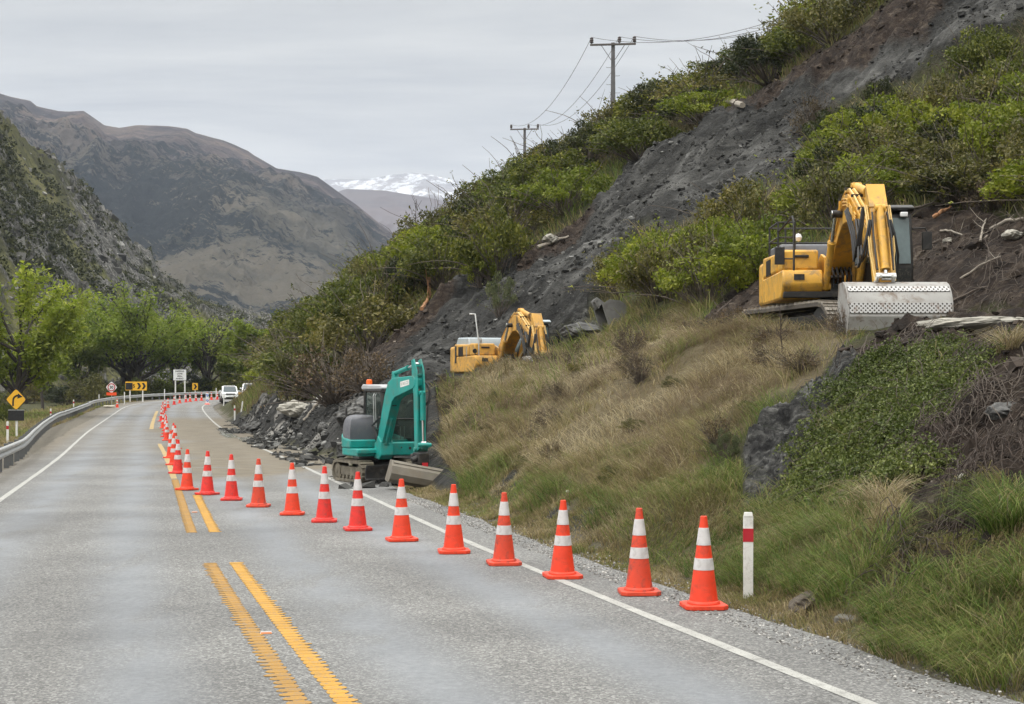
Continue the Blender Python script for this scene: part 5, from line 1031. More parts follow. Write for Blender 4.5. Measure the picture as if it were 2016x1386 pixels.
def quads_from(c, size, asp, rng, flat=0.0, jitter=.5):
    n = len(c); a = rng.normal(size=(n, 3)); a[:, 2] *= (1 - flat); a /= np.linalg.norm(a, axis=1)[:, None]; b = np.cross(a, rng.normal(size=(n, 3))); b /= np.linalg.norm(b, axis=1)[:, None]
    l = (size * (1 + jitter * (rng.random(n) - .5) * 2))[:, None] if np.ndim(size) == 0 else size[:, None]; w = l * asp
    V = np.stack([c - a * l, c + b * w - a * l * .1, c + a * l, c - b * w - a * l * .1], 1).reshape(-1, 3); return V, np.arange(4 * n).reshape(n, 4)
def shoots(rng, n, spread, droop, length=(.7, 1.15), base=.12, steps=9):
    """curved shoots from one crown: (n, steps, 3) in a unit-high plant"""
    az = rng.random(n) * 2 * math.pi; el = np.clip(rng.normal(spread, .32, n), .12, 1.5); L = rng.uniform(*length, n); t = np.linspace(0, 1, steps)[None, :]
    r = L[:, None] * (np.cos(el)[:, None] * t + droop * .35 * t ** 2); z = L[:, None] * (np.sin(el)[:, None] * t - droop * (t ** 2.2) * .55 * np.cos(el)[:, None])
    br = rng.random(n) * base; wob = rng.normal(0, .03, (n, steps, 2)).cumsum(1)
    x = np.cos(az)[:, None] * (r + br[:, None]) + wob[..., 0]; y = np.sin(az)[:, None] * (r + br[:, None]) + wob[..., 1]
    return np.stack([x, y, np.maximum(z, -.02) + .0], -1)
def tubes_np(paths, r0, r1, n=4):
    """thin tapered tubes along many (m, steps, 3) paths at once"""
    m, k, _ = paths.shape; T = np.gradient(paths, axis=1); T /= np.linalg.norm(T, axis=2)[..., None] + 1e-9; ref = np.array([.31, .22, .92]); A = np.cross(T, ref); A /= np.linalg.norm(A, axis=2)[..., None] + 1e-9; B = np.cross(T, A)
    rad = (np.linspace(0, 1, k)[None, :] * (r1 - r0) + r0)[..., None]
    if np.ndim(r0): pass
    w = np.arange(n) * 2 * math.pi / n; V = paths[:, :, None, :] + (A[:, :, None, :] * np.cos(w)[None, None, :, None] + B[:, :, None, :] * np.sin(w)[None, None, :, None]) * rad[..., None]
    idx = np.arange(m * k * n).reshape(m, k, n); a = idx[:, :-1]; b = idx[:, 1:]; q = np.stack([a, np.roll(a, -1, 2), np.roll(b, -1, 2), b], -1).reshape(-1, 4); return V.reshape(-1, 3), q
def make_bush(seed, mat, n_cl=26, size=.03, n_leaf=5200, asp=.5, cl=(.13, .26), n_sh=22, stem_n=26, stem_mat=None, whips=3, name='bush', flatness=.8, shell=.55, per_shoot=14):
    """one shrub, unit height: rounded leafy clumps with gaps between them, loose shoots standing out, and its stems"""
    rng = np.random.default_rng(seed); az = rng.random(n_cl) * 6.283; el = np.arcsin(rng.uniform(.0, 1.0, n_cl)); rr = rng.uniform(.45, .80, n_cl)
    C = np.c_[np.cos(az) * np.cos(el) * rr, np.sin(az) * np.cos(el) * rr, .22 + np.sin(el) * rr * .85]; cr = rng.uniform(*cl, n_cl); w = cr ** 2 / (cr ** 2).sum(); k = rng.choice(n_cl, n_leaf, p=w)
    d = rng.normal(size=(n_leaf, 3)); d /= np.linalg.norm(d, axis=1)[:, None]; d[:, 2] = np.abs(d[:, 2]) * rng.choice([1, 1, 1, -.5], n_leaf); c = C[k] + d * (cr[k] * (shell + (1.12 - shell) * rng.random(n_leaf) ** .6))[:, None] * np.array([1, 1, flatness]) + rng.normal(0, .012, (n_leaf, 3))
    S = shoots(rng, n_sh, 1.0, .5, (.85, 1.22)); kk = S.shape[1]; tt = .45 + .55 * rng.random((n_sh, per_shoot)); i = np.clip(tt * (kk - 1), 0, kk - 1.001); j = i.astype(int); f = (i - j)[..., None]; ii = np.arange(n_sh)[:, None]
    c2 = (S[ii, j] * (1 - f) + S[ii, j + 1] * f + rng.normal(0, .025, (n_sh, per_shoot, 3))).reshape(-1, 3); c = np.concatenate([c, c2]); c = c[c[:, 2] > .01]
    V, Q = quads_from(c, size, asp, rng)
    root = bpy.data.objects.new(name, None); COL.objects.link(root); root.empty_display_size = .2
    mesh_np('foliage', V, [Q], mat, root)
    sel = np.concatenate([S[:stem_n // 2], np.stack([np.linspace([0, 0, 0], q, S.shape[1]) + np.sin(np.linspace(0, 3.14, S.shape[1]))[:, None] * rng.normal(0, .05, 3) for q in C[:stem_n]])])
    if whips: sel = np.concatenate([sel, shoots(rng, whips, 1.2, .8, (1.1, 1.5))])
    V, Q = tubes_np(sel, .013, .003); mesh_np('stems', V, [Q], stem_mat or M_TWIG, root)
    return root
PROTO = {}
def protos():
    PROTO['broom'] = [make_bush(100 + k, L_BROOM) for k in range(4)]
    PROTO['bright'] = [make_bush(120 + k, L_BRIGHT, 30, .028, 4600, cl=(.11, .22), n_sh=34) for k in range(3)]
    PROTO['olive'] = [make_bush(140 + k, L_OLIVE, 24, .028, 3800, cl=(.12, .24), n_sh=40, whips=8, stem_n=40, shell=.3) for k in range(4)]
    PROTO['dark'] = [make_bush(160 + k, L_DARK, 34, .027, 6000, cl=(.10, .20), n_sh=8, whips=2) for k in range(3)]
    PROTO['grey'] = [make_bush(180 + k, L_GREY, 26, .024, 4200, cl=(.10, .18), n_sh=30, whips=0) for k in range(2)]
    PROTO['brown'] = [make_bush(200 + k, L_BROWN, 20, .03, 1100, cl=(.14, .28), n_sh=70, stem_n=130, whips=16, per_shoot=5, shell=.1) for k in range(2)]
    PROTO['briar'] = [make_bush(220 + k, L_OLIVE, 20, .03, 2600, cl=(.14, .26), n_sh=50, whips=22, stem_n=60, shell=.2) for k in range(2)]
protos(); used = set()
def put_bush(kind, x, y, w, h, label, group, z=None, seed=None, tilt=0.0):
    rg = random.Random(seed if seed is not None else (x * 13.7 + y * 7.3)); p = PROTO[kind][rg.randrange(len(PROTO[kind]))]; zz = (Hs(x, y) if z is None else z) - .08 * h
    c = p if p.name not in used else copy_tree(p)
    used.add(p.name)
    c.location = (x, y, zz); c.rotation_euler = (rg.uniform(-.1, .1) + tilt, rg.uniform(-.1, .1), rg.uniform(0, 6.28)); c.scale = (w * .60, w * .60, h * 1.0)
    c['label'] = label; c['category'] = 'bush'; c['group'] = group; return c
def sample_zone(poly, n, yr, xr, dmin, seed, avoid=None, omin=9.0):
    """random ground spots inside a region seen in the photo, kept apart"""
    rng = np.random.default_rng(seed); x = rng.uniform(*xr, n); y = rng.uniform(*yr, n); z, o, arc, a, b, c, d = height(x, y, True)
    u = CU + x / y * F; v = CV - (z - HC) / y * F; ok = inpoly(u, v, poly) & (o > omin)
    if avoid == 'scar': ok &= (a < .35) & (b < .5)
    x, y, z = x[ok], y[ok], z[ok]; kx, ky, kz = [], [], []
    for i in range(len(x)):
        if all((x[i] - p) ** 2 + (y[i] - q) ** 2 > (dmin * (.75 + .5 * rng.random())) ** 2 for p, q in zip(kx, ky)): kx.append(x[i]); ky.append(y[i]); kz.append(z[i])
    return list(zip(kx, ky, kz))
KL = {'broom': 'dense deep green', 'bright': 'fresh bright green', 'olive': 'olive green twiggy', 'dark': 'very dark green', 'grey': 'grey-green', 'brown': 'leafless brown', 'briar': 'green long-caned'}
def fill(poly, yr, xr, dmin, seed, kinds, wr, hr, place, group, avoid='scar', n=5000):
    rg = random.Random(seed)
    for x, y, z in sample_zone(poly, n, yr, xr, dmin, seed, avoid):
        k = rg.choice(kinds); w = rg.uniform(*wr); h = rg.uniform(*hr); put_bush(k, x, y, w, h, f'{KL[k]} bush {place}', group + ', ' + k, z)
RIDGE = [(545, 795), (548, 740), (572, 700), (600, 620), (700, 550), (830, 450), (980, 390), (1080, 320), (1207, 265), (1300, 205), (1400, 185), (1480, 150), (1560, 105), (1650, 50), (1720, -30), (1800, -80), (1790, 0), (1700, 62), (1600, 125), (1480, 190), (1410, 236), (1350, 262), (1290, 300), (1215, 350), (1150, 400), (1100, 440), (1030, 480), (960, 520), (890, 545), (850, 600), (780, 670), (730, 735), (660, 775), (560, 792)]
fill([p for p in RIDGE if p[0] < 1100] , (72, 135), (-22, 8), 3.1, 5, ['broom', 'olive', 'broom', 'bright', 'dark', 'briar'], (4.0, 6.4), (2.3, 3.6), 'on the bluff left of the dark slide', 'bushes on the bluff')
fill([p for p in RIDGE if p[0] > 1060], (62, 125), (0, 30), 3.0, 6, ['broom', 'bright', 'broom', 'olive', 'briar', 'dark'], (3.8, 5.8), (2.0, 3.1), 'along the skyline above the slide', 'bushes along the skyline')
MID = [(1200, 600), (1245, 555), (1345, 520), (1430, 482), (1540, 440), (1640, 425), (1645, 470), (1530, 450), (1505, 500), (1500, 552), (1440, 570), (1380, 610), (1300, 612), (1240, 605)]
fill(MID, (38, 62), (2, 13), 1.8, 7, ['bright', 'olive', 'bright', 'broom', 'olive'], (2.4, 3.6), (1.5, 2.3), 'between the slide and the big yellow excavator', 'bushes below the slide')
UP = [(1640, 395), (1655, 350), (1690, 320), (1740, 262), (1800, 225), (1900, 165), (2040, 115), (2500, -120), (2900, 300), (2500, 440), (2090, 420), (1960, 405), (1800, 405), (1680, 405)]
fill(UP, (24, 62), (9, 34), 2.0, 8, ['bright', 'bright', 'broom', 'olive', 'dark', 'briar', 'olive'], (2.7, 4.2), (1.6, 2.5), 'on the upper slope above the big yellow excavator', 'bushes on the upper slope')
def hero(kind, u, v, wpx, hpx, label, group='single bushes', y0=8, y1=150):
    x, y, z = ground_hit(u, v, y0, y1); k = y / F; return put_bush(kind, x, y, wpx * k, hpx * k, label, group, z)
hero('broom', 985, 545, 165, 155, 'large rounded deep green bush overhanging the left edge of the slide', y0=50)
hero('bright', 945, 560, 80, 90, 'bright green bush at the lower left of the big rounded overhanging bush', y0=50)
hero('grey', 984, 622, 78, 98, 'single grey-green bush standing alone on the dark slide', y0=50)
hero('dark', 1650, 305, 150, 120, 'dark purplish bush at the right edge of the slide above the excavator', y0=40)
hero('brown', 1600, 275, 100, 95, 'leafless brown bush hanging at the right edge of the slide', y0=40)
hero('dark', 1735, 215, 78, 75, 'dark bush alone near the top right edge of the slide', y0=40)
hero('dark', 1640, 370, 150, 100, 'dark green bush right behind the raised boom of the big excavator', y0=36)
hero('dark', 1880, 405, 190, 90, 'broad dark bush above the brown spoil right of the big excavator', y0=33)
hero('brown', 1960, 412, 130, 70, 'brown twiggy bush at the top of the brown spoil heap', y0=33)
hero('bright', 1900, 330, 230, 150, 'large bright green bush high on the slope above the brown spoil', y0=36)
hero('bright', 1990, 270, 190, 150, 'bright green bush at the picture edge high on the upper slope', y0=36)
hero('broom', 690, 690, 190, 150, 'big deep green bush on the bluff directly above the slide debris', y0=60)
hero('dark', 800, 600, 150, 110, 'dark bush on the bluff between two greener bushes', y0=60)
hero('brown', 660, 790, 210, 120, 'brown tangle of bare arching stems hanging at the slide edge', y0=55)
hero('briar', 770, 640, 130, 100, 'green bush with pale bare canes leaning over the slide', y0=60)
hero('olive', 585, 798, 110, 130, 'olive bush at the foot of the bluff beside the bend', y0=60)
hero('brown', 720, 770, 130, 90, 'brown dead bush sliding down among the debris edge', y0=55)
hero('bright', 1340, 540, 150, 95, 'bright yellow-green bush above the spare bucket', y0=38)
hero('olive', 1480, 480, 140, 110, 'olive bush right behind the handrail of the big excavator', y0=36)
rg = random.Random(17)
for k, (x, y, z) in enumerate(sample_zone(DRY, 4000, (16, 44), (-4, 12), 1.5, 71, 'scar', 9.3)):
    if k % 4 == 3: put_bush('olive', x, y, rg.uniform(.35, .6), rg.uniform(.22, .4), 'small olive weed growing in the dry grass bank', 'weeds on the dry bank, olive', z)
    else: put_bush('brown', x, y, rg.uniform(.5, 1.0), rg.uniform(.35, .65), 'dead brown weed standing in the dry grass bank', 'weeds on the dry bank, brown', z)
# grey wormwood tuft and the creeping small-leaved shrub over the slump
hero('grey', 1430, 905, 62, 70, 'small silvery grey shrub beside the dark rock face', y0=10)
def creeping(u, v, w, d, h, seed, label):
    x, y, z = ground_hit(u, v, 9, 40); rng = np.random.default_rng(seed); n = 12000
    S = shoots(rng, 150, .75, .9, (.5, 1.0), .5); k = S.shape[1]; tt = rng.random((150, 80)); i = np.clip(tt * (k - 1), 0, k - 1.001); j = i.astype(int); f = (i - j)[..., None]; ii = np.arange(150)[:, None]
    c = S[ii, j] * (1 - f) + S[ii, j + 1] * f; c = (c + rng.normal(0, .05, c.shape)).reshape(-1, 3); c = c * np.array([w * .46, d * .46, h * .95]); P = S * np.array([w * .46, d * .46, h * .95])
    g = height(c[:, 0] + x, c[:, 1] + y) - z; c[:, 2] = np.maximum(c[:, 2], 0) * (.6 + .5 * rng.random(len(c))) + g + .05; gp = (height(P[..., 0].ravel() + x, P[..., 1].ravel() + y) - z).reshape(P.shape[:2]); P[..., 2] = np.maximum(P[..., 2], 0) + gp + .03
    t = thing('creeping_shrub', (x, y, z), label, 'shrub', 0, 'small-leaved shrubs over the slumped bank')
    V, Q = quads_from(c, .019, .6, rng); mesh_np('foliage', V, [Q], L_SMALL, t); V, Q = tubes_np(P[:70], .008, .003); mesh_np('stems', V, [Q], M_TWIG, t)
for k, (u, v, w, d, h, l) in enumerate(((1690, 930, 1.5, 1.4, .55, 'small-leaved green shrub spilling over the lower edge of the slumped bank'), (1770, 850, 1.6, 1.5, .6, 'dense small-leaved shrub in the middle of the slumped bank'), (1700, 780, 1.5, 1.3, .55, 'small-leaved shrub beside the upper end of the dark rock face'),
      (1830, 770, 1.7, 1.4, .6, 'small-leaved shrub under the pale rock ledge on the slumped bank'), (1620, 950, 1.3, 1.2, .45, 'low small-leaved shrub next to the foot of the dark rock face'), (1750, 950, 1.3, 1.1, .45, 'small-leaved shrub above the green grass tufts'), (1790, 715, 1.4, 1.2, .4, 'thin small-leaved shrub at the top of the slumped bank'), (1640, 870, 1.3, 1.2, .45, 'small-leaved shrub growing right on the dark rock face'))):
    creeping(u, v, w, d, h, 300 + k, l)

for _l in list(PROTO.values()):
    for _p in _l:
        if _p.name not in used:
            for _c in list(_p.children): bpy.data.objects.remove(_c)
            bpy.data.objects.remove(_p)
# ---- trees on the river flat beyond the guardrail
def make_tree(name, u, v, Y, top, wpx, label, mat, seed, n_leaf=7000, limbs=9, bare=0.0, spread=.8, trunks=1, group='trees on the river flat'):
    x, y, zz = at(u, v, Y); z = min(Hs(x, y), zz) if v > 760 else Hs(x, y); k = Y / F; H = at(u, top, Y)[2] - z; Rr = wpx * k / 2; rng = np.random.default_rng(seed); rnd = random.Random(seed)
    t = thing(name, (x, y, z), label, 'tree', 0, group); tr = MB(); tips = []
    def grow(p, d, L, r, lev):
        n = 6; pts = [p]; q = Vector(p); dd = Vector(d).normalized()
        for i in range(n):
            dd = (dd + Vector((rnd.uniform(-.16, .16), rnd.uniform(-.16, .16), rnd.uniform(-.04, .12)))).normalized(); q = q + dd * L / n; pts.append(q.copy())
        tr.tube(pts, r, 6 if lev else 9, r * .45, caps=False)
        if lev >= 2: tips.extend(pts[2:]); return
        for i in range(3 if lev else limbs):
            f = rnd.uniform(.4, 1.0); pp = pts[min(n, int(f * n))]; a = rnd.uniform(0, 6.283) if lev == 0 else math.atan2(dd.y, dd.x) + rnd.uniform(-1.2, 1.2); el = rnd.uniform(.25, 1.0) if lev == 0 else rnd.uniform(.2, .9)
            grow(pp, (math.cos(a) * math.cos(el), math.sin(a) * math.cos(el), math.sin(el)), L * rnd.uniform(.5, .72) if lev else (H * .30 + Rr * .35) * rnd.uniform(.7, 1.0), r * .5, lev + 1)
        tips.append(pts[-1])
    for j in range(trunks):
        a = rnd.uniform(0, 6.28); grow((math.cos(a) * .3 * (trunks > 1), math.sin(a) * .3 * (trunks > 1), -.2), (math.cos(a) * .28 * (trunks > 1), math.sin(a) * .28 * (trunks > 1), 1), H * rnd.uniform(.40, .52), max(.14, H * .022), 0)
    P = np.array([tuple(p) for p in tips]); sx = Rr / max(1e-3, np.percentile(np.abs(P[:, :2]), 97)); szt = H * .95 / max(1e-3, np.percentile(P[:, 2], 98))
    def shp(a): return (a[0] * sx, a[1] * sx, a[2] * szt)
    tr.v = [shp(p) for p in tr.v]; P = P * np.array([sx, sx, szt]); tr.build('trunk', M_BARK, t)
    # leafy sprays hang round the branch tips, leaving gaps between clumps
    keep = rng.random(len(P)) > bare * .7; P = P[keep]; m = n_leaf // len(P) + 1; c = np.repeat(P, m, 0) + rng.normal(0, 1, (len(P) * m, 3)) * np.array([Rr * .085, Rr * .085, H * .032]) ; c[:, 2] -= rng.random(len(c)) * H * .02
    V, Q = quads_from(c, .17 if Y < 140 else .22, .42, rng, .2); mesh_np('crown', V, [Q], mat, t); return t
make_tree('willow_tree', 14, 800, 112, 530, 230, 'tall lime green willow at the picture edge behind the yellow curve sign', L_WILLOW, 1, 22000, 10, 0, trunks=2)
make_tree('willow_tree', 250, 745, 196, 582, 260, 'wide domed bright green willow in the centre of the river flat', L_WILLOW, 2, 24000, 12, 0, trunks=3)
make_tree('willow_tree', 345, 742, 206, 612, 130, 'bright green willow merging with the domed one, behind the white sign', L_WILLOW, 3, 10000, 9, 0, trunks=2)
make_tree('willow_tree', 150, 750, 190, 660, 120, 'deep green willow between the edge willow and the domed willow', L_WILLOWD, 4, 9000, 8, 0, trunks=2)
make_tree('sparse_tree', 415, 742, 205, 620, 100, 'thinly leaved tree with dark upright limbs behind the small chevron sign', L_WILLOWD, 5, 1900, 9, .6, trunks=3, group='single trees')
make_tree('willow_tree', 505, 735, 195, 636, 105, 'round lime green tree just left of the bluff', L_WILLOW, 6, 9000, 8, 0, trunks=1)
make_tree('willow_tree', 555, 725, 205, 648, 100, 'lime green tree half hidden behind the bluff bushes', L_WILLOW, 7, 9000, 8, 0, trunks=1)
make_tree('willow_tree', 85, 775, 140, 640, 100, 'slender green willow beside the edge willow', L_WILLOWD, 8, 4500, 7, .2, trunks=1)
make_tree('willow_tree', 462, 745, 204, 675, 70, 'small deep green tree above the white utes', L_WILLOWD, 9, 4000, 6, .1, trunks=2)
rg = random.Random(3)
for k in range(46):
    u = rg.uniform(40, 560); Y = rg.uniform(199, 222) if u > 270 else rg.uniform(172, 210); x = (u - CU) / F * Y; kd = rg.choice(['broom', 'bright', 'dark', 'olive', 'broom']); put_bush(kd, x, Y, rg.uniform(4, 6.5), rg.uniform(2.2, 4.4), f'{KL[kd]} bush in the thicket behind the guardrail and signs', 'thicket behind the guardrail, ' + kd)
for k in range(16):
    u = rg.uniform(-30, 190); Y = rg.uniform(95, 150); x = (u - CU) / F * Y
    if offset_of(np.array([x]), np.array([Y]))[0][0] > -8: continue
    kd = rg.choice(['broom', 'bright', 'olive']); put_bush(kd, x, Y, rg.uniform(2.5, 4), rg.uniform(1.3, 2.4), f'{KL[kd]} low bush on the flat past the yellow curve sign', 'low bushes on the flat, ' + kd)

# ---- grass
def mat_grass():
    t = NT('grass_blade'); tone = t.attr('tone'); g = t.N.new('ShaderNodeNewGeometry'); a = t.ramp(tone, [(0, (.070, .125, .024)), (.25, (.150, .200, .050)), (.45, (.215, .210, .080)), (.62, (.250, .200, .105)), (.8, (.31, .255, .15)), (1, (.42, .37, .25))])
    r = t.ramp(g.outputs['Random Per Island'], [(0, (.6, .6, .6)), (1, (1.4, 1.38, 1.3))]); c = t.mix(1.0, a, r, 'MULTIPLY'); br = t.attr('brown'); c = t.mix(br, c, (.15, .105, .08)); t.fin(c, .65, 0, .25)
    tr = t.N.new('ShaderNodeBsdfTranslucent'); t.link(c, tr.inputs[0]); mx = t.N.new('ShaderNodeMixShader'); mx.inputs[0].default_value = .42; t.link(t.b.outputs[0], mx.inputs[1]); t.link(tr.outputs[0], mx.inputs[2]); t.link(mx.outputs[0], t.out.inputs[0]); return t.m
M_GRASS = mat_grass()
def blades(name, x, y, z, h, lean, width, tone, brown, seed, flow=None, parent=None, kind='stuff'):
    rng = np.random.default_rng(seed); n = len(x); az = rng.random(n) * 2 * math.pi if flow is None else flow + rng.normal(0, .95, n); d = np.c_[np.cos(az), np.sin(az)]; w = rng.random(n) * 2 * math.pi; s = np.c_[np.cos(w), np.sin(w)] * (width * .5)[:, None]; ln = (lean * h)[:, None]; B = np.c_[x, y, z]
    V = np.empty((n, 7, 3))
    for k, (f, q, ww) in enumerate(((0, 0, 1), (.45, .18, .85), (.8, .55, .55))):
        V[:, 2 * k, :2] = B[:, :2] + d * ln * q - s * ww; V[:, 2 * k + 1, :2] = B[:, :2] + d * ln * q + s * ww; V[:, 2 * k, 2] = V[:, 2 * k + 1, 2] = z + h * f * (1 - .12 * lean)
    V[:, 6, :2] = B[:, :2] + d * ln; V[:, 6, 2] = z + h * (1 - .38 * np.minimum(lean, 1.6))
    i = np.arange(n)[:, None] * 7; q = np.concatenate([i + np.array([[0, 1, 3, 2]]), i + np.array([[2, 3, 5, 4]])]); tri = i + np.array([[4, 5, 6]])
    o = mesh_np(name, V.reshape(-1, 3), [q, tri], M_GRASS, parent, cols={'tone': np.repeat(tone, 7), 'brown': np.repeat(brown, 7)})
    if kind: o['kind'] = kind
    return o
def grass_field(name, n, xr, yr, seed, accept, hfun, tfun, width, lean=(.4, 1.1), pw=1.0):
    rng = np.random.default_rng(seed); y = yr[0] + (yr[1] - yr[0]) * rng.random(n) ** pw; x = rng.uniform(xr[0], xr[1], n) if not callable(xr) else xr(y, rng)
    z, o, arc, a, b, c, d = height(x, y, True); u = CU + x / y * F; v = CV - (z - HC) / y * F; k = accept(x, y, z, o, a, b, c, d, u, v, rng); x, y, z, o, a, b, c, d, u, v = (q[k] for q in (x, y, z, o, a, b, c, d, u, v)); m = len(x)
    clump = fbm(x * 1.5, y * 1.5, 3); h = hfun(x, y, o, c, v, rng) * np.clip(1 + 1.1 * clump, .3, 1.9); tone, brown = tfun(x, y, z, o, c, u, v, rng); fl = 3.2 + fbm(x * .5, y * .5, 2) * 2.2 + fbm(x * 1.9 + 5, y * 1.9, 2) * 3.0
    return blades(name, x, y, z - .01, h, rng.uniform(*lean, m) , width(y) * rng.uniform(.7, 1.3, m), np.clip(tone, 0, 1), np.clip(brown, 0, 1), seed + 1, fl)
def toneb(x, y, z, o, c, u, v, rng):
    n = fbm(x * .55 + 3, y * .55, 4); n2 = fbm(x * 1.7 + 3, y * 1.7, 3); t = .38 + .42 * c + n * .55 + n2 * .25 + rng.normal(0, .15, len(x)) - .06 * (z < .8) - .13 * (z < .4)
    bro = np.clip((fbm(x * .8 - 7, y * .8 + 5, 4) - .10) * 4, 0, .6) * c * (rng.random(len(x)) < .7) + (rng.random(len(x)) < .08) * .7
    return t, bro
okb = lambda x, y, z, o, a, b, c, d, u, v, rng: (o > 8.9) & (rng.random(len(x)) < np.clip(.62 + 1.5 * fbm(x * .9 + 2, y * .9, 3), .12, 1)) & ((u < 1560) | (rng.random(len(x)) < .30)) & ((u < 1700) | (v > 1235) | (rng.random(len(x)) < .08)) & (a < .2 + rng.random(len(x)) * .3) & (b < .35 + .3 * rng.random(len(x))) & (d < .3) & (z < 4.6)
def xr_bank(y, rng): L = np.interp(y, CL[:200, 1], CL[:200, 0]); return L + 8.9 + rng.random(len(y)) * 9.5
grass_field('grass', 300000, xr_bank, (12.5, 46), 41, okb, lambda x, y, o, c, v, rng: rng.uniform(.10, .36, len(x)) ** 1.0 * (1 + .25 * (o < 11)), toneb, lambda y: .003 + y * .00026, lean=(.5, 1.9), pw=1.15)
# verge: short tufts along the seal edge
grass_field('verge_grass', 120000, lambda y, rng: np.interp(y, CL[:200, 1], CL[:200, 0]) + 8.3 + rng.random(len(y)) * 2.2, (7.5, 34), 43, lambda x, y, z, o, a, b, c, d, u, v, rng: (o > 8.25) & (a < .2) & (rng.random(len(x)) < np.clip((o - 8.12) * 2.6, 0, 1)) & (fbm(x * 1.4, y * 1.4, 3) > -.42),
            lambda x, y, o, c, v, rng: rng.uniform(.05, .13, len(x)) * (1 + np.clip(o - 9, 0, 1.5)), lambda x, y, z, o, c, u, v, rng: (.66 + .45 * fbm(x * 1.2, y * 1.2, 3) + rng.normal(0, .14, len(x)), (rng.random(len(x)) < .05) * .6), lambda y: .004 + y * .00028)
# upper slopes between the bushes, and the flat across the road
grass_field('hillside_grass', 190000, (-24, 36), (12, 118), 45, lambda x, y, z, o, a, b, c, d, u, v, rng: (o > 9.2) & (a < .12 + .2 * rng.random(len(x))) & (b < .3) & (d < .3) & ((y > 34) | ((u > 2040) & (y > 12))) & (u > 350) & (u < 3400) & (v > -300), lambda x, y, o, c, v, rng: rng.uniform(.3, .7, len(x)), lambda x, y, z, o, c, u, v, rng: (.42 + .45 * fbm(x * .3, y * .3, 4) + rng.normal(0, .12, len(x)), (fbm(x * .35 + 9, y * .35, 3) > .2) * .6), lambda y: .010 + y * .0004)
grass_field('meadow_grass', 90000, lambda y, rng: np.interp(y, CL[:330, 1], CL[:330, 0]) - 2.6 - rng.random(len(y)) ** 1.6 * 16, (26, 165), 47, lambda x, y, z, o, a, b, c, d, u, v, rng: (o < -2.4) & (u > -80), lambda x, y, o, c, v, rng: rng.uniform(.15, .45, len(x)) * np.clip((-o - 1.5) / 3, .4, 1), lambda x, y, z, o, c, u, v, rng: (.52 - .025 * (-o - 3) + .4 * fbm(x * .2, y * .2, 3) + rng.normal(0, .1, len(x)), (rng.random(len(x)) < .04) * .5), lambda y: .008 + y * .0004)
# tall tufts at the foot of the slump
def tuft(u, v, n, h, r, tone, seed, label, lean=(.7, 1.9), cat='grass tuft'):
    x, y, z = ground_hit(u, v, 7, 45); rng = np.random.default_rng(seed); a = rng.random(n) * 6.283; rr = r * np.sqrt(rng.random(n)); px = rr * np.cos(a); py = rr * np.sin(a); pz = height(px + x, py + y) - z
    o = blades('grass_tuft', px, py, pz, rng.uniform(.55, 1.1, n) * h, rng.uniform(*lean, n), np.full(n, .0055 + y * .00018), np.clip(tone * .9 + rng.normal(0, .16, n) + .35 * (rng.random(n) < .10), 0, 1), (rng.random(n) < .06) * .7, seed, a + 0 * n, None, None)
    o.location = (x, y, z); tag(o, label, cat, 'grass tufts below the slump'); return o
TU = [(1640, 1060, 900, .42, .36, .20, 'bright wispy grass tuft right of the near marker post'), (1690, 1045, 600, .36, .26, .30, 'pale wispy tuft under the dead straw tuft'), (1765, 1205, 700, .34, .26, .20, 'dense green tuft at the foot of the dark hollow'),
      (1690, 1150, 900, .42, .38, .22, 'bright tuft leaning over the mud heap beside the road'), (1870, 1205, 600, .34, .26, .26, 'green tuft right of the dark hollow'), (1990, 1040, 800, .50, .20, .12, 'blue-green tussock high at the picture edge'), (2010, 1150, 500, .36, .20, .22, 'tall tussock at the picture edge below the blue-green one'),
      (1930, 1270, 1000, .42, .45, .30, 'yellow-green tuft low at the picture edge by the verge'), (1820, 1262, 800, .34, .42, .22, 'green tuft closest to the road edge under the slump'), (2000, 1310, 900, .42, .45, .32, 'yellowish tuft in the bottom corner of the verge'), (1560, 1090, 700, .38, .40, .28, 'green tuft right behind the near marker post'),
      (1600, 1020, 600, .36, .40, .34, 'wispy tuft just above the tuft behind the marker post'), (1735, 1000, 260, .45, .12, .92, 'straw-coloured dead tuft above the green tufts'), (1985, 690, 260, .42, .14, .9, 'orange straw tuft on the dark soil near the picture edge'), (1520, 1010, 600, .32, .45, .36, 'green tuft at the foot of the dark rock face'), (1270, 905, 500, .35, .3, .42, 'olive tuft in the middle of the dry bank'),
      (1620, 1120, 800, .38, .38, .25, 'bright tuft between the mud heap and the marker post')]
for k, (u, v, n, h, r, tn, l) in enumerate(TU): tuft(u, v, n, h, r, tn, 500 + k, l)

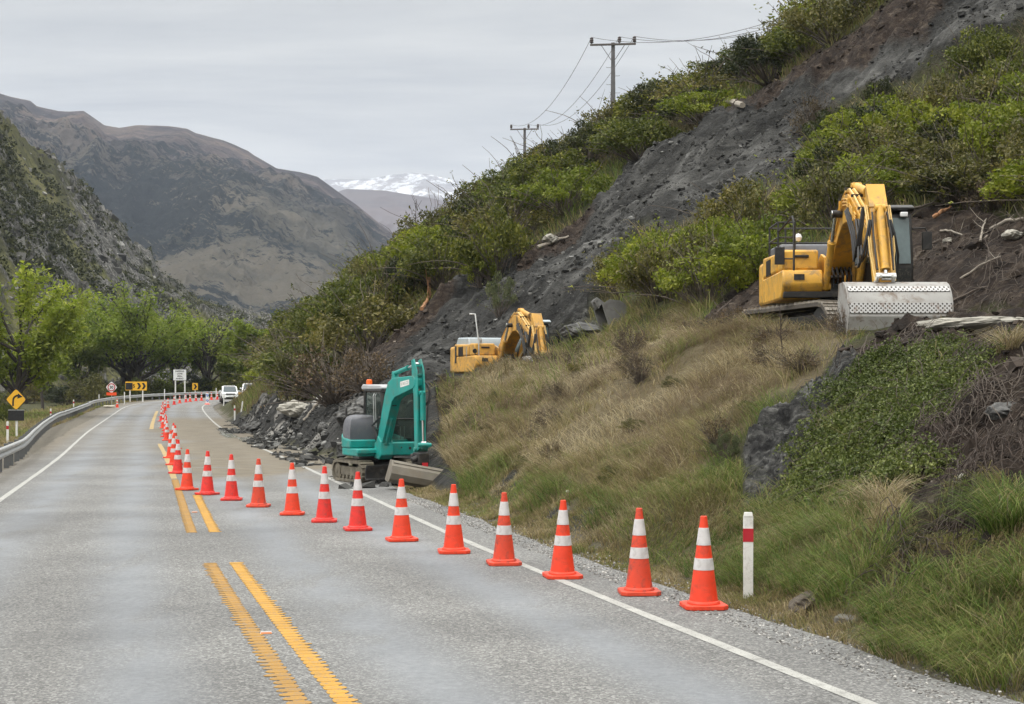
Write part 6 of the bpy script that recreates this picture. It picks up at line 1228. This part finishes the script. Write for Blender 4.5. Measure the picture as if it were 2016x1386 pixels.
# ---- stones, clods, boulders
def mat_stone(name, cols):
    t = NT(name); g = t.N.new('ShaderNodeNewGeometry'); a = t.ramp(g.outputs['Random Per Island'], cols); n = t.ramp(t.noise(6, 5, .7, 'World'), [(.3, (.75, .75, .75)), (.7, (1.25, 1.25, 1.25))]); c = t.mix(1.0, a, n, 'MULTIPLY'); t.bump(t.noise(14, 5, .7, 'World'), .5, .03); return t.fin(c, .9, 0, .3)
def lumps(name, x, y, z, s, mat, seed, kind='stuff', flat=.65):
    rng = np.random.default_rng(seed); n = len(x); cube = np.array([(-1, -1, -1), (1, -1, -1), (1, 1, -1), (-1, 1, -1), (-1, -1, 1), (1, -1, 1), (1, 1, 1), (-1, 1, 1)], float)
    V = cube[None] * (1 + rng.uniform(-.45, .35, (n, 8, 3))) * s[:, None, None] * np.stack([rng.uniform(.6, 1.4, n), rng.uniform(.6, 1.2, n), np.full(n, flat) * rng.uniform(.6, 1.2, n)], 1)[:, None, :]
    a, b = rng.random(n) * 6.283, rng.uniform(-.6, .6, n); ca, sa, cb, sb = np.cos(a), np.sin(a), np.cos(b), np.sin(b); X, Yv, Z = V[..., 0], V[..., 1], V[..., 2]
    X, Z = X * cb[:, None] + Z * sb[:, None], -X * sb[:, None] + Z * cb[:, None]; X, Yv = X * ca[:, None] - Yv * sa[:, None], X * sa[:, None] + Yv * ca[:, None]
    P = np.stack([X + x[:, None], Yv + y[:, None], Z + z[:, None]], -1); F_ = np.array([(0, 3, 2, 1), (4, 5, 6, 7), (0, 1, 5, 4), (1, 2, 6, 5), (2, 3, 7, 6), (3, 0, 4, 7)]); q = (np.arange(n)[:, None, None] * 8 + F_[None]).reshape(-1, 4)
    o = mesh_np(name, P.reshape(-1, 3), [q], mat)
    if kind: o['kind'] = kind
    return o
M_RUB = mat_stone('slide_stones', [(0, (.018, .018, .0175)), (.5, (.042, .042, .040)), (.86, (.070, .070, .067)), (.965, (.14, .14, .135)), (1, (.28, .28, .27))]); M_CLOD = mat_stone('soil_clods', [(0, (.011, .008, .006)), (.6, (.032, .023, .018)), (.9, (.075, .058, .045)), (1, (.20, .17, .14))])
def scatter(name, n, xr, yr, seed, which, srange, mat):
    rng = np.random.default_rng(seed); x = rng.uniform(*xr, n); y = rng.uniform(*yr, n); z, o, arc, a, b, c, d = height(x, y, True); k = ((a > .5) & (b < .6) if which == 'scar' else (b > .5) if which == 'brown' else (d > .5)) & (o > 7.6) & (fbm(x * .5, y * .5, 3) > -.25); x, y, z = x[k], y[k], z[k]; s = srange[0] + (srange[1] - srange[0]) * rng.random(len(x)) ** 8
    return lumps(name, x, y, z, s, mat, seed)
scatter('rubble', 90000, (-20, 26), (44, 100), 61, 'scar', (.022, .12), M_RUB); scatter('dirt', 50000, (-6, 26), (9, 90), 62, 'brown', (.02, .13), M_CLOD); scatter('rubble', 9000, (-3, 12), (14, 50), 63, 'rock', (.012, .05), M_RUB)
def toe_rubble():
    rng = np.random.default_rng(64); n = 2600; y = rng.uniform(33, 92, n); x = np.interp(y, CL[:330, 1], CL[:330, 0]) + 7.3 + np.abs(rng.normal(0, 1, n)) * 1.2; z = height(x, y); k = fbm(x * .4, y * .2, 3) > -.1
    lumps('rubble', x[k], y[k], z[k] + .01, .02 + .14 * rng.random(k.sum()) ** 4, M_RUB, 64)
toe_rubble()
def chips():
    rng = np.random.default_rng(65); n = 4200; y = rng.uniform(8, 30, n); x = np.interp(y, CL[:200, 1], CL[:200, 0]) + 8.05 + np.abs(rng.normal(0, .30, n)); z = np.maximum(height(x, y), 0.0); lumps('gravel', x, y, z + .003, rng.uniform(.004, .011, n), mat_stone('loose_chips', [(0, (.12, .115, .11)), (.6, (.27, .26, .25)), (1, (.5, .49, .47))]), 65)
chips()
M_PALE = mat_plain('pale_schist', (.33, .315, .275), .9, 0, .3, (.14, .135, .12), .6, 1.6, .6); M_GREYR = mat_plain('grey_schist', (.075, .075, .074), .9, 0, .5, (.22, .215, .20), .5, 1.8, .8); M_DIRT = mat_plain('mud_heap', (.085, .068, .052), .95, 0, .3, (.2, .18, .14), .5, 4, .6)
def boulder(u, v, wpx, hpx, mat, seed, label, name='boulder', depth=.8, y0=20, y1=100, sink=.22):
    x, y, z = ground_hit(u, v, y0, y1); k = y / F; bm = bmesh.new(); bmesh.ops.create_icosphere(bm, subdivisions=5, radius=1); me = bpy.data.meshes.new(name)
    co = np.array([w.co[:] for w in bm.verts]); n = fbm(co[:, 0] * 1.1 + seed, co[:, 1] * 1.1 + co[:, 2] * .7, 3) * .45 + (ridged(co[:, 0] * 1.7 + co[:, 2] * 1.3 + seed, co[:, 1] * 1.7 - co[:, 2] * .9, 4) - .5) * .5 + (ridged(co[:, 0] * 4 + seed, co[:, 1] * 3 + co[:, 2] * 5, 3) - .5) * .16
    r = 1 + n; r = np.minimum(r, .62 / (np.abs(co @ np.array([.35, -.5, .79])) + 1e-6) + .25); co = co * r[:, None]
    for w, c in zip(bm.verts, co): w.co = c
    for f in bm.faces: f.smooth = True
    bm.to_mesh(me); bm.free(); me.materials.append(mat); o = bpy.data.objects.new(name, me); COL.objects.link(o); hz = hpx * k / 2; o.scale = (wpx * k / 2, wpx * k / 2 * depth, hz); o.location = (x, y, z + hz * (1 - sink * 2)); o.rotation_euler = (0, 0, seed * 1.3); return tag(o, label, 'boulder', 'boulders in the slide debris')
boulder(588, 818, 78, 36, M_PALE, 1, 'large pale flat-topped boulder at the toe of the slide debris'); boulder(638, 850, 24, 22, M_GREYR, 2, 'small grey boulder left of the teal excavator'); boulder(690, 826, 60, 30, M_GREYR, 3, 'grey boulder behind the bonnet of the teal excavator'); boulder(725, 806, 50, 34, M_GREYR, 4, 'broken grey rock right behind the teal excavator bonnet')
boulder(1150, 664, 80, 34, M_GREYR, 5, 'dark grey rock outcrop below the spare grey bucket', y0=36); boulder(1085, 478, 36, 20, M_PALE, 6, 'pale rock at the left edge of the slide near the overhanging bush', y0=50); boulder(500, 850, 46, 24, M_GREYR, 7, 'dark rock at the lower tip of the debris near the far marker posts'); boulder(1690, 262, 26, 20, M_PALE, 8, 'pale stone among dark bushes at the right edge of the slide', y0=40)
boulder(1975, 820, 60, 34, M_GREYR, 9, 'grey stone stuck in the dark slumped soil near the picture edge', y0=9); boulder(1900, 945, 30, 16, M_PALE, 10, 'pale flat stone on the dark slumped soil', y0=9); boulder(1995, 470, 40, 20, M_PALE, 11, 'pale stone on the brown spoil right of the big excavator', y0=28); boulder(1870, 480, 26, 14, M_PALE, 12, 'small pale stone high on the brown spoil heap', y0=28)
boulder(1590, 1200, 120, 40, M_DIRT, 13, 'low heap of brown mud on the verge beside the green grass tufts', 'mud_heap', .5, 7, 40)['group'] = 'mud on the verge'
x, y, z = ground_hit(1688, 1232, 7, 30); b = MB(); b.box((0, 0, 0), (.36, .16, .18)); o = b.build('kerb_block', mat_plain('old_concrete', (.15, .142, .125), .9, 0, .2, (.12, .11, .09), .5, 8, .4), None, .015); o.location = (x, y + .05, z - .02); o.rotation_euler = (.05, .05, R(-30)); tag(o, 'broken concrete block at the edge of the verge next to the mud heap', 'concrete block')
x, y, z = ground_hit(1117, 976, 12, 40); b = MB(); b.lathe([(.01, 0), (.05, .01), (.06, .04), (.03, .07), (.0, .075)], n=8); o = b.build('paper_scrap', P_STICKER); o.location = (x, y, z + .05); o.scale = (.6, .6, .6); tag(o, 'scrap of white paper caught in the grass above a traffic cone', 'litter')

# ---- branches, roots, dead wood
def stick(name, pts, r0, r1, mat, label, cat, group, twigs=0, seed=0):
    rnd = random.Random(seed); P = [Vector(p) for p in pts]; o0 = P[0].copy(); P = [p - o0 for p in P]; m = MB(); path = []
    for a, b in zip(P[:-1], P[1:]):
        for k in range(4): path.append(a.lerp(b, k / 4) + Vector([rnd.uniform(-1, 1) * r0 * .5 for _ in range(3)]))
    path.append(P[-1]); m.tube(path, r0, 7, r1)
    for k in range(twigs):
        i = rnd.randrange(len(path) // 4, len(path) - 1); d = Vector((rnd.uniform(-1, 1), rnd.uniform(-1, 1), rnd.uniform(0, 1.2))).normalized(); L = (P[-1] - P[0]).length * rnd.uniform(.12, .3); m.tube([path[i], path[i] + d * L * .5, path[i] + d * L + Vector((0, 0, L * .15))], r0 * .35, 5, r0 * .12)
    o = m.build(name, mat); o.location = o0; return tag(o, label, cat, group)
def on(u, v, dz=.05, y0=8, y1=120): x, y, z = ground_hit(u, v, y0, y1); return (x, y, z + dz)
stick('fallen_pole', [on(1428, 208, .3, 50), on(1462, 220, .3, 50)], .17, .14, M_DEAD, 'pale fallen wooden post at the top left edge of the slide', 'fallen post', None)
p = on(1541, 708, 0, 15); stick('dead_sapling', [p, (p[0] - .03, p[1], p[2] + .45), (p[0] - .05, p[1] + .02, p[2] + .95)], .016, .005, M_ROOT, 'thin dead sapling standing in the dry grass before the big excavator', 'sapling', None, 9, 4)
p = on(818, 470, 0, 60); stick('dead_sapling', [p, (p[0], p[1], p[2] + 1.6), (p[0] + .1, p[1], p[2] + 3.2)], .06, .012, M_ROOT, 'bare dead sapling on the skyline of the bluff', 'sapling', None, 12, 5)
SL = [((1795, 415), (1880, 408), 'long bare branch lying along the top of the brown spoil', M_TWIG, .04), ((1840, 432), (1868, 420), 'freshly split orange branch on top of the brown spoil', M_SPLIT, .06), ((1850, 458), (1895, 472), 'pale thin branch on the upper brown spoil', M_DEAD, .03), ((1890, 555), (1970, 515), 'long pale branch across the middle of the brown spoil', M_DEAD, .03), ((1950, 455), (2015, 440), 'thick pale branch at the right end of the brown spoil', M_DEAD, .06), ((1820, 500), (1852, 480), 'short stick beside the mirror of the big excavator', M_TWIG, .03),
      ((1870, 600), (1990, 560), 'brown branch low across the spoil towards the pale ledge', M_TWIG, .03), ((1930, 480), (1942, 440), 'short upright stick in the brown spoil', M_DEAD, .03), ((1060, 490), (1120, 470), 'bare log sticking out under the overhanging bush', M_DEAD, .10), ((830, 612), (848, 585), 'split orange log at the left edge of the slide', M_SPLIT, .10), ((760, 655), (815, 610), 'pale log lying down the left edge of the slide', M_DEAD, .09), ((600, 830), (640, 780), 'grey branch leaning on the debris by the large pale boulder', M_DEAD, .08), ((1385, 655), (1440, 600), 'dark branch lying beside the bare soil left of the excavator track', M_ROOT, .04)]
for k, (a, b, l, m, r) in enumerate(SL):
    yy = 26 if a[0] > 1250 else 45; stick('broken_branch', [on(*a, .06, yy), on((a[0] + b[0]) / 2, (a[1] + b[1]) / 2, .14, yy), on(*b, .12, yy)], r, r * .5, m, l, 'branch', 'broken branches in the slide', 3, 20 + k)
def root_tangle(u, v, w, h, n, seed, label, mat=None):
    x, y, z = ground_hit(u, v, 8, 60); k = y / F; rng = np.random.default_rng(seed); W, Hh = w * k, h * k; P = np.zeros((n, 10, 3)); p = np.c_[rng.normal(0, .36, n) * W, rng.normal(0, .30, n) * W, np.zeros(n)]; a = rng.random(n) * 6.283; d = np.c_[np.cos(a), np.sin(a), rng.normal(.1, .5, n)]
    for i in range(10):
        P[:, i] = p; d = d + rng.normal(0, .38, (n, 3)); d[:, 2] -= .12; d /= np.linalg.norm(d, axis=1)[:, None]; p = p + d * W * .075
    g = (height(P[..., 0].ravel() + x, P[..., 1].ravel() + y) - z).reshape(P.shape[:2]); arch = np.sin(np.linspace(0, math.pi, 10))[None] * (rng.random(n) ** 2)[:, None] * Hh * .4; P[..., 2] = g + .015 + arch + np.clip(P[..., 2], -.05, .12)
    V, Q = tubes_np(P, .0065, .0025, 5); o = mesh_np('root_tangle', V, [Q], mat or M_ROOT, None, True); o.location = (x, y, z); return tag(o, label, 'roots', 'torn roots on the slump')
for k, (u, v, w, h, n, l, m) in enumerate(((1850, 1060, 170, 90, 90, 'dark roots across the hollow between the two green tufts', None), (1850, 870, 190, 120, 110, 'brown tangle of torn roots beside the small-leaved shrub', None), (1930, 770, 200, 120, 100, 'tangle of grey roots under the pale rock ledge', M_TWIG), (1950, 900, 190, 120, 110, 'dark root tangle by the picture edge in the slump', None), (1880, 1040, 190, 120, 110, 'matted roots hanging over the dark hollow above the green tufts', None), (1820, 1110, 150, 110, 80, 'fine dark roots in the hollow right above the dense green tuft', None), (1760, 690, 190, 60, 60, 'dry brown stems along the top of the slumped bank', M_TWIG), (1950, 560, 200, 90, 70, 'dry stems on the lower brown spoil right of the bucket', M_TWIG), (1900, 470, 200, 80, 70, 'loose twigs across the upper brown spoil', M_TWIG))): root_tangle(u, v, w, h, n, 700 + k, l, m)
# pale split ledge along the top of the slump
boulder(1900, 645, 200, 26, M_PALE, 21, 'long pale rock ledge along the top of the slumped bank', 'rock_ledge', .25, 12, 40, .2)['group'] = 'rock ledge'

# ---- scrub and crags on the hill across the valley
def hill_cover():
    rng = np.random.default_rng(81); m, n = hX.shape; k = rng.integers(0, m * n, 60000); x, y, z, u, q = hX.ravel()[k], hY.ravel()[k], hZ.ravel()[k], hU.ravel()[k], hQ.ravel()[k]; ok = (u > -60) & (u < 640) & (q > .03) & (q < 1.02) & (fbm(x * .03, y * .03, 4) + .55 * fbm(x * .13, y * .13, 3) > .10 + .12 * (rng.random(60000) - .5)); x, y, z = x[ok][:3600], y[ok][:3600], z[ok][:3600]
    s = rng.uniform(.35, 1.15, len(x)); c = np.repeat(np.c_[x, y, z], 14, 0) + rng.normal(0, 1, (len(x) * 14, 3)) * np.repeat(s, 14)[:, None] * np.array([.6, .6, .42]) + np.array([0, 0, .5]) * np.repeat(s, 14)[:, None]
    V, Q = quads_from(c, .32, .6, rng); o = mesh_np('hill_shrubbery', V, [Q], mat_leaf('hill_scrub', [(.028, .033, .016), (.050, .055, .024), (.080, .080, .035)], .2, .2)); tag(o, kind='stuff')
    k = rng.integers(0, m * n, 60000); x, y, z, u, q = hX.ravel()[k], hY.ravel()[k], hZ.ravel()[k], hU.ravel()[k], hQ.ravel()[k]; band = np.exp(-((u - (150 + 190 * (1 - q))) / 75) ** 2); ok = (u > -60) & (u < 560) & (rng.random(60000) < .08 + .4 * band) & (ridged(x * .05, y * .04, 3) > .56); x, y, z = x[ok][:1500], y[ok][:1500], z[ok][:1500]
    o = lumps('hill_rubble', x, y, z, .2 + .8 * rng.random(len(x)) ** 6, mat_stone('schist_crag', [(0, (.035, .035, .033)), (.6, (.08, .078, .072)), (.9, (.17, .165, .155)), (1, (.34, .335, .32))]), 82, 'stuff', 1.0)
hill_cover()

# ---- the air of the valley: far slopes fade towards pale blue
def haze():
    b = MB(); b.box((0, 4200, 690), (9000, 9400, 1400)); t = bpy.data.materials.new('valley_air'); t.use_nodes = True; N = t.node_tree.nodes; N.clear(); out = N.new('ShaderNodeOutputMaterial'); v = N.new('ShaderNodeVolumePrincipled'); v.inputs['Color'].default_value = (.70, .80, 1.0, 1); v.inputs['Density'].default_value = HAZE; v.inputs['Anisotropy'].default_value = .2; t.node_tree.links.new(v.outputs[0], out.inputs['Volume'])
    o = b.build('haze', t, smooth=False); o['kind'] = 'stuff'
HAZE = 0.00010
haze()
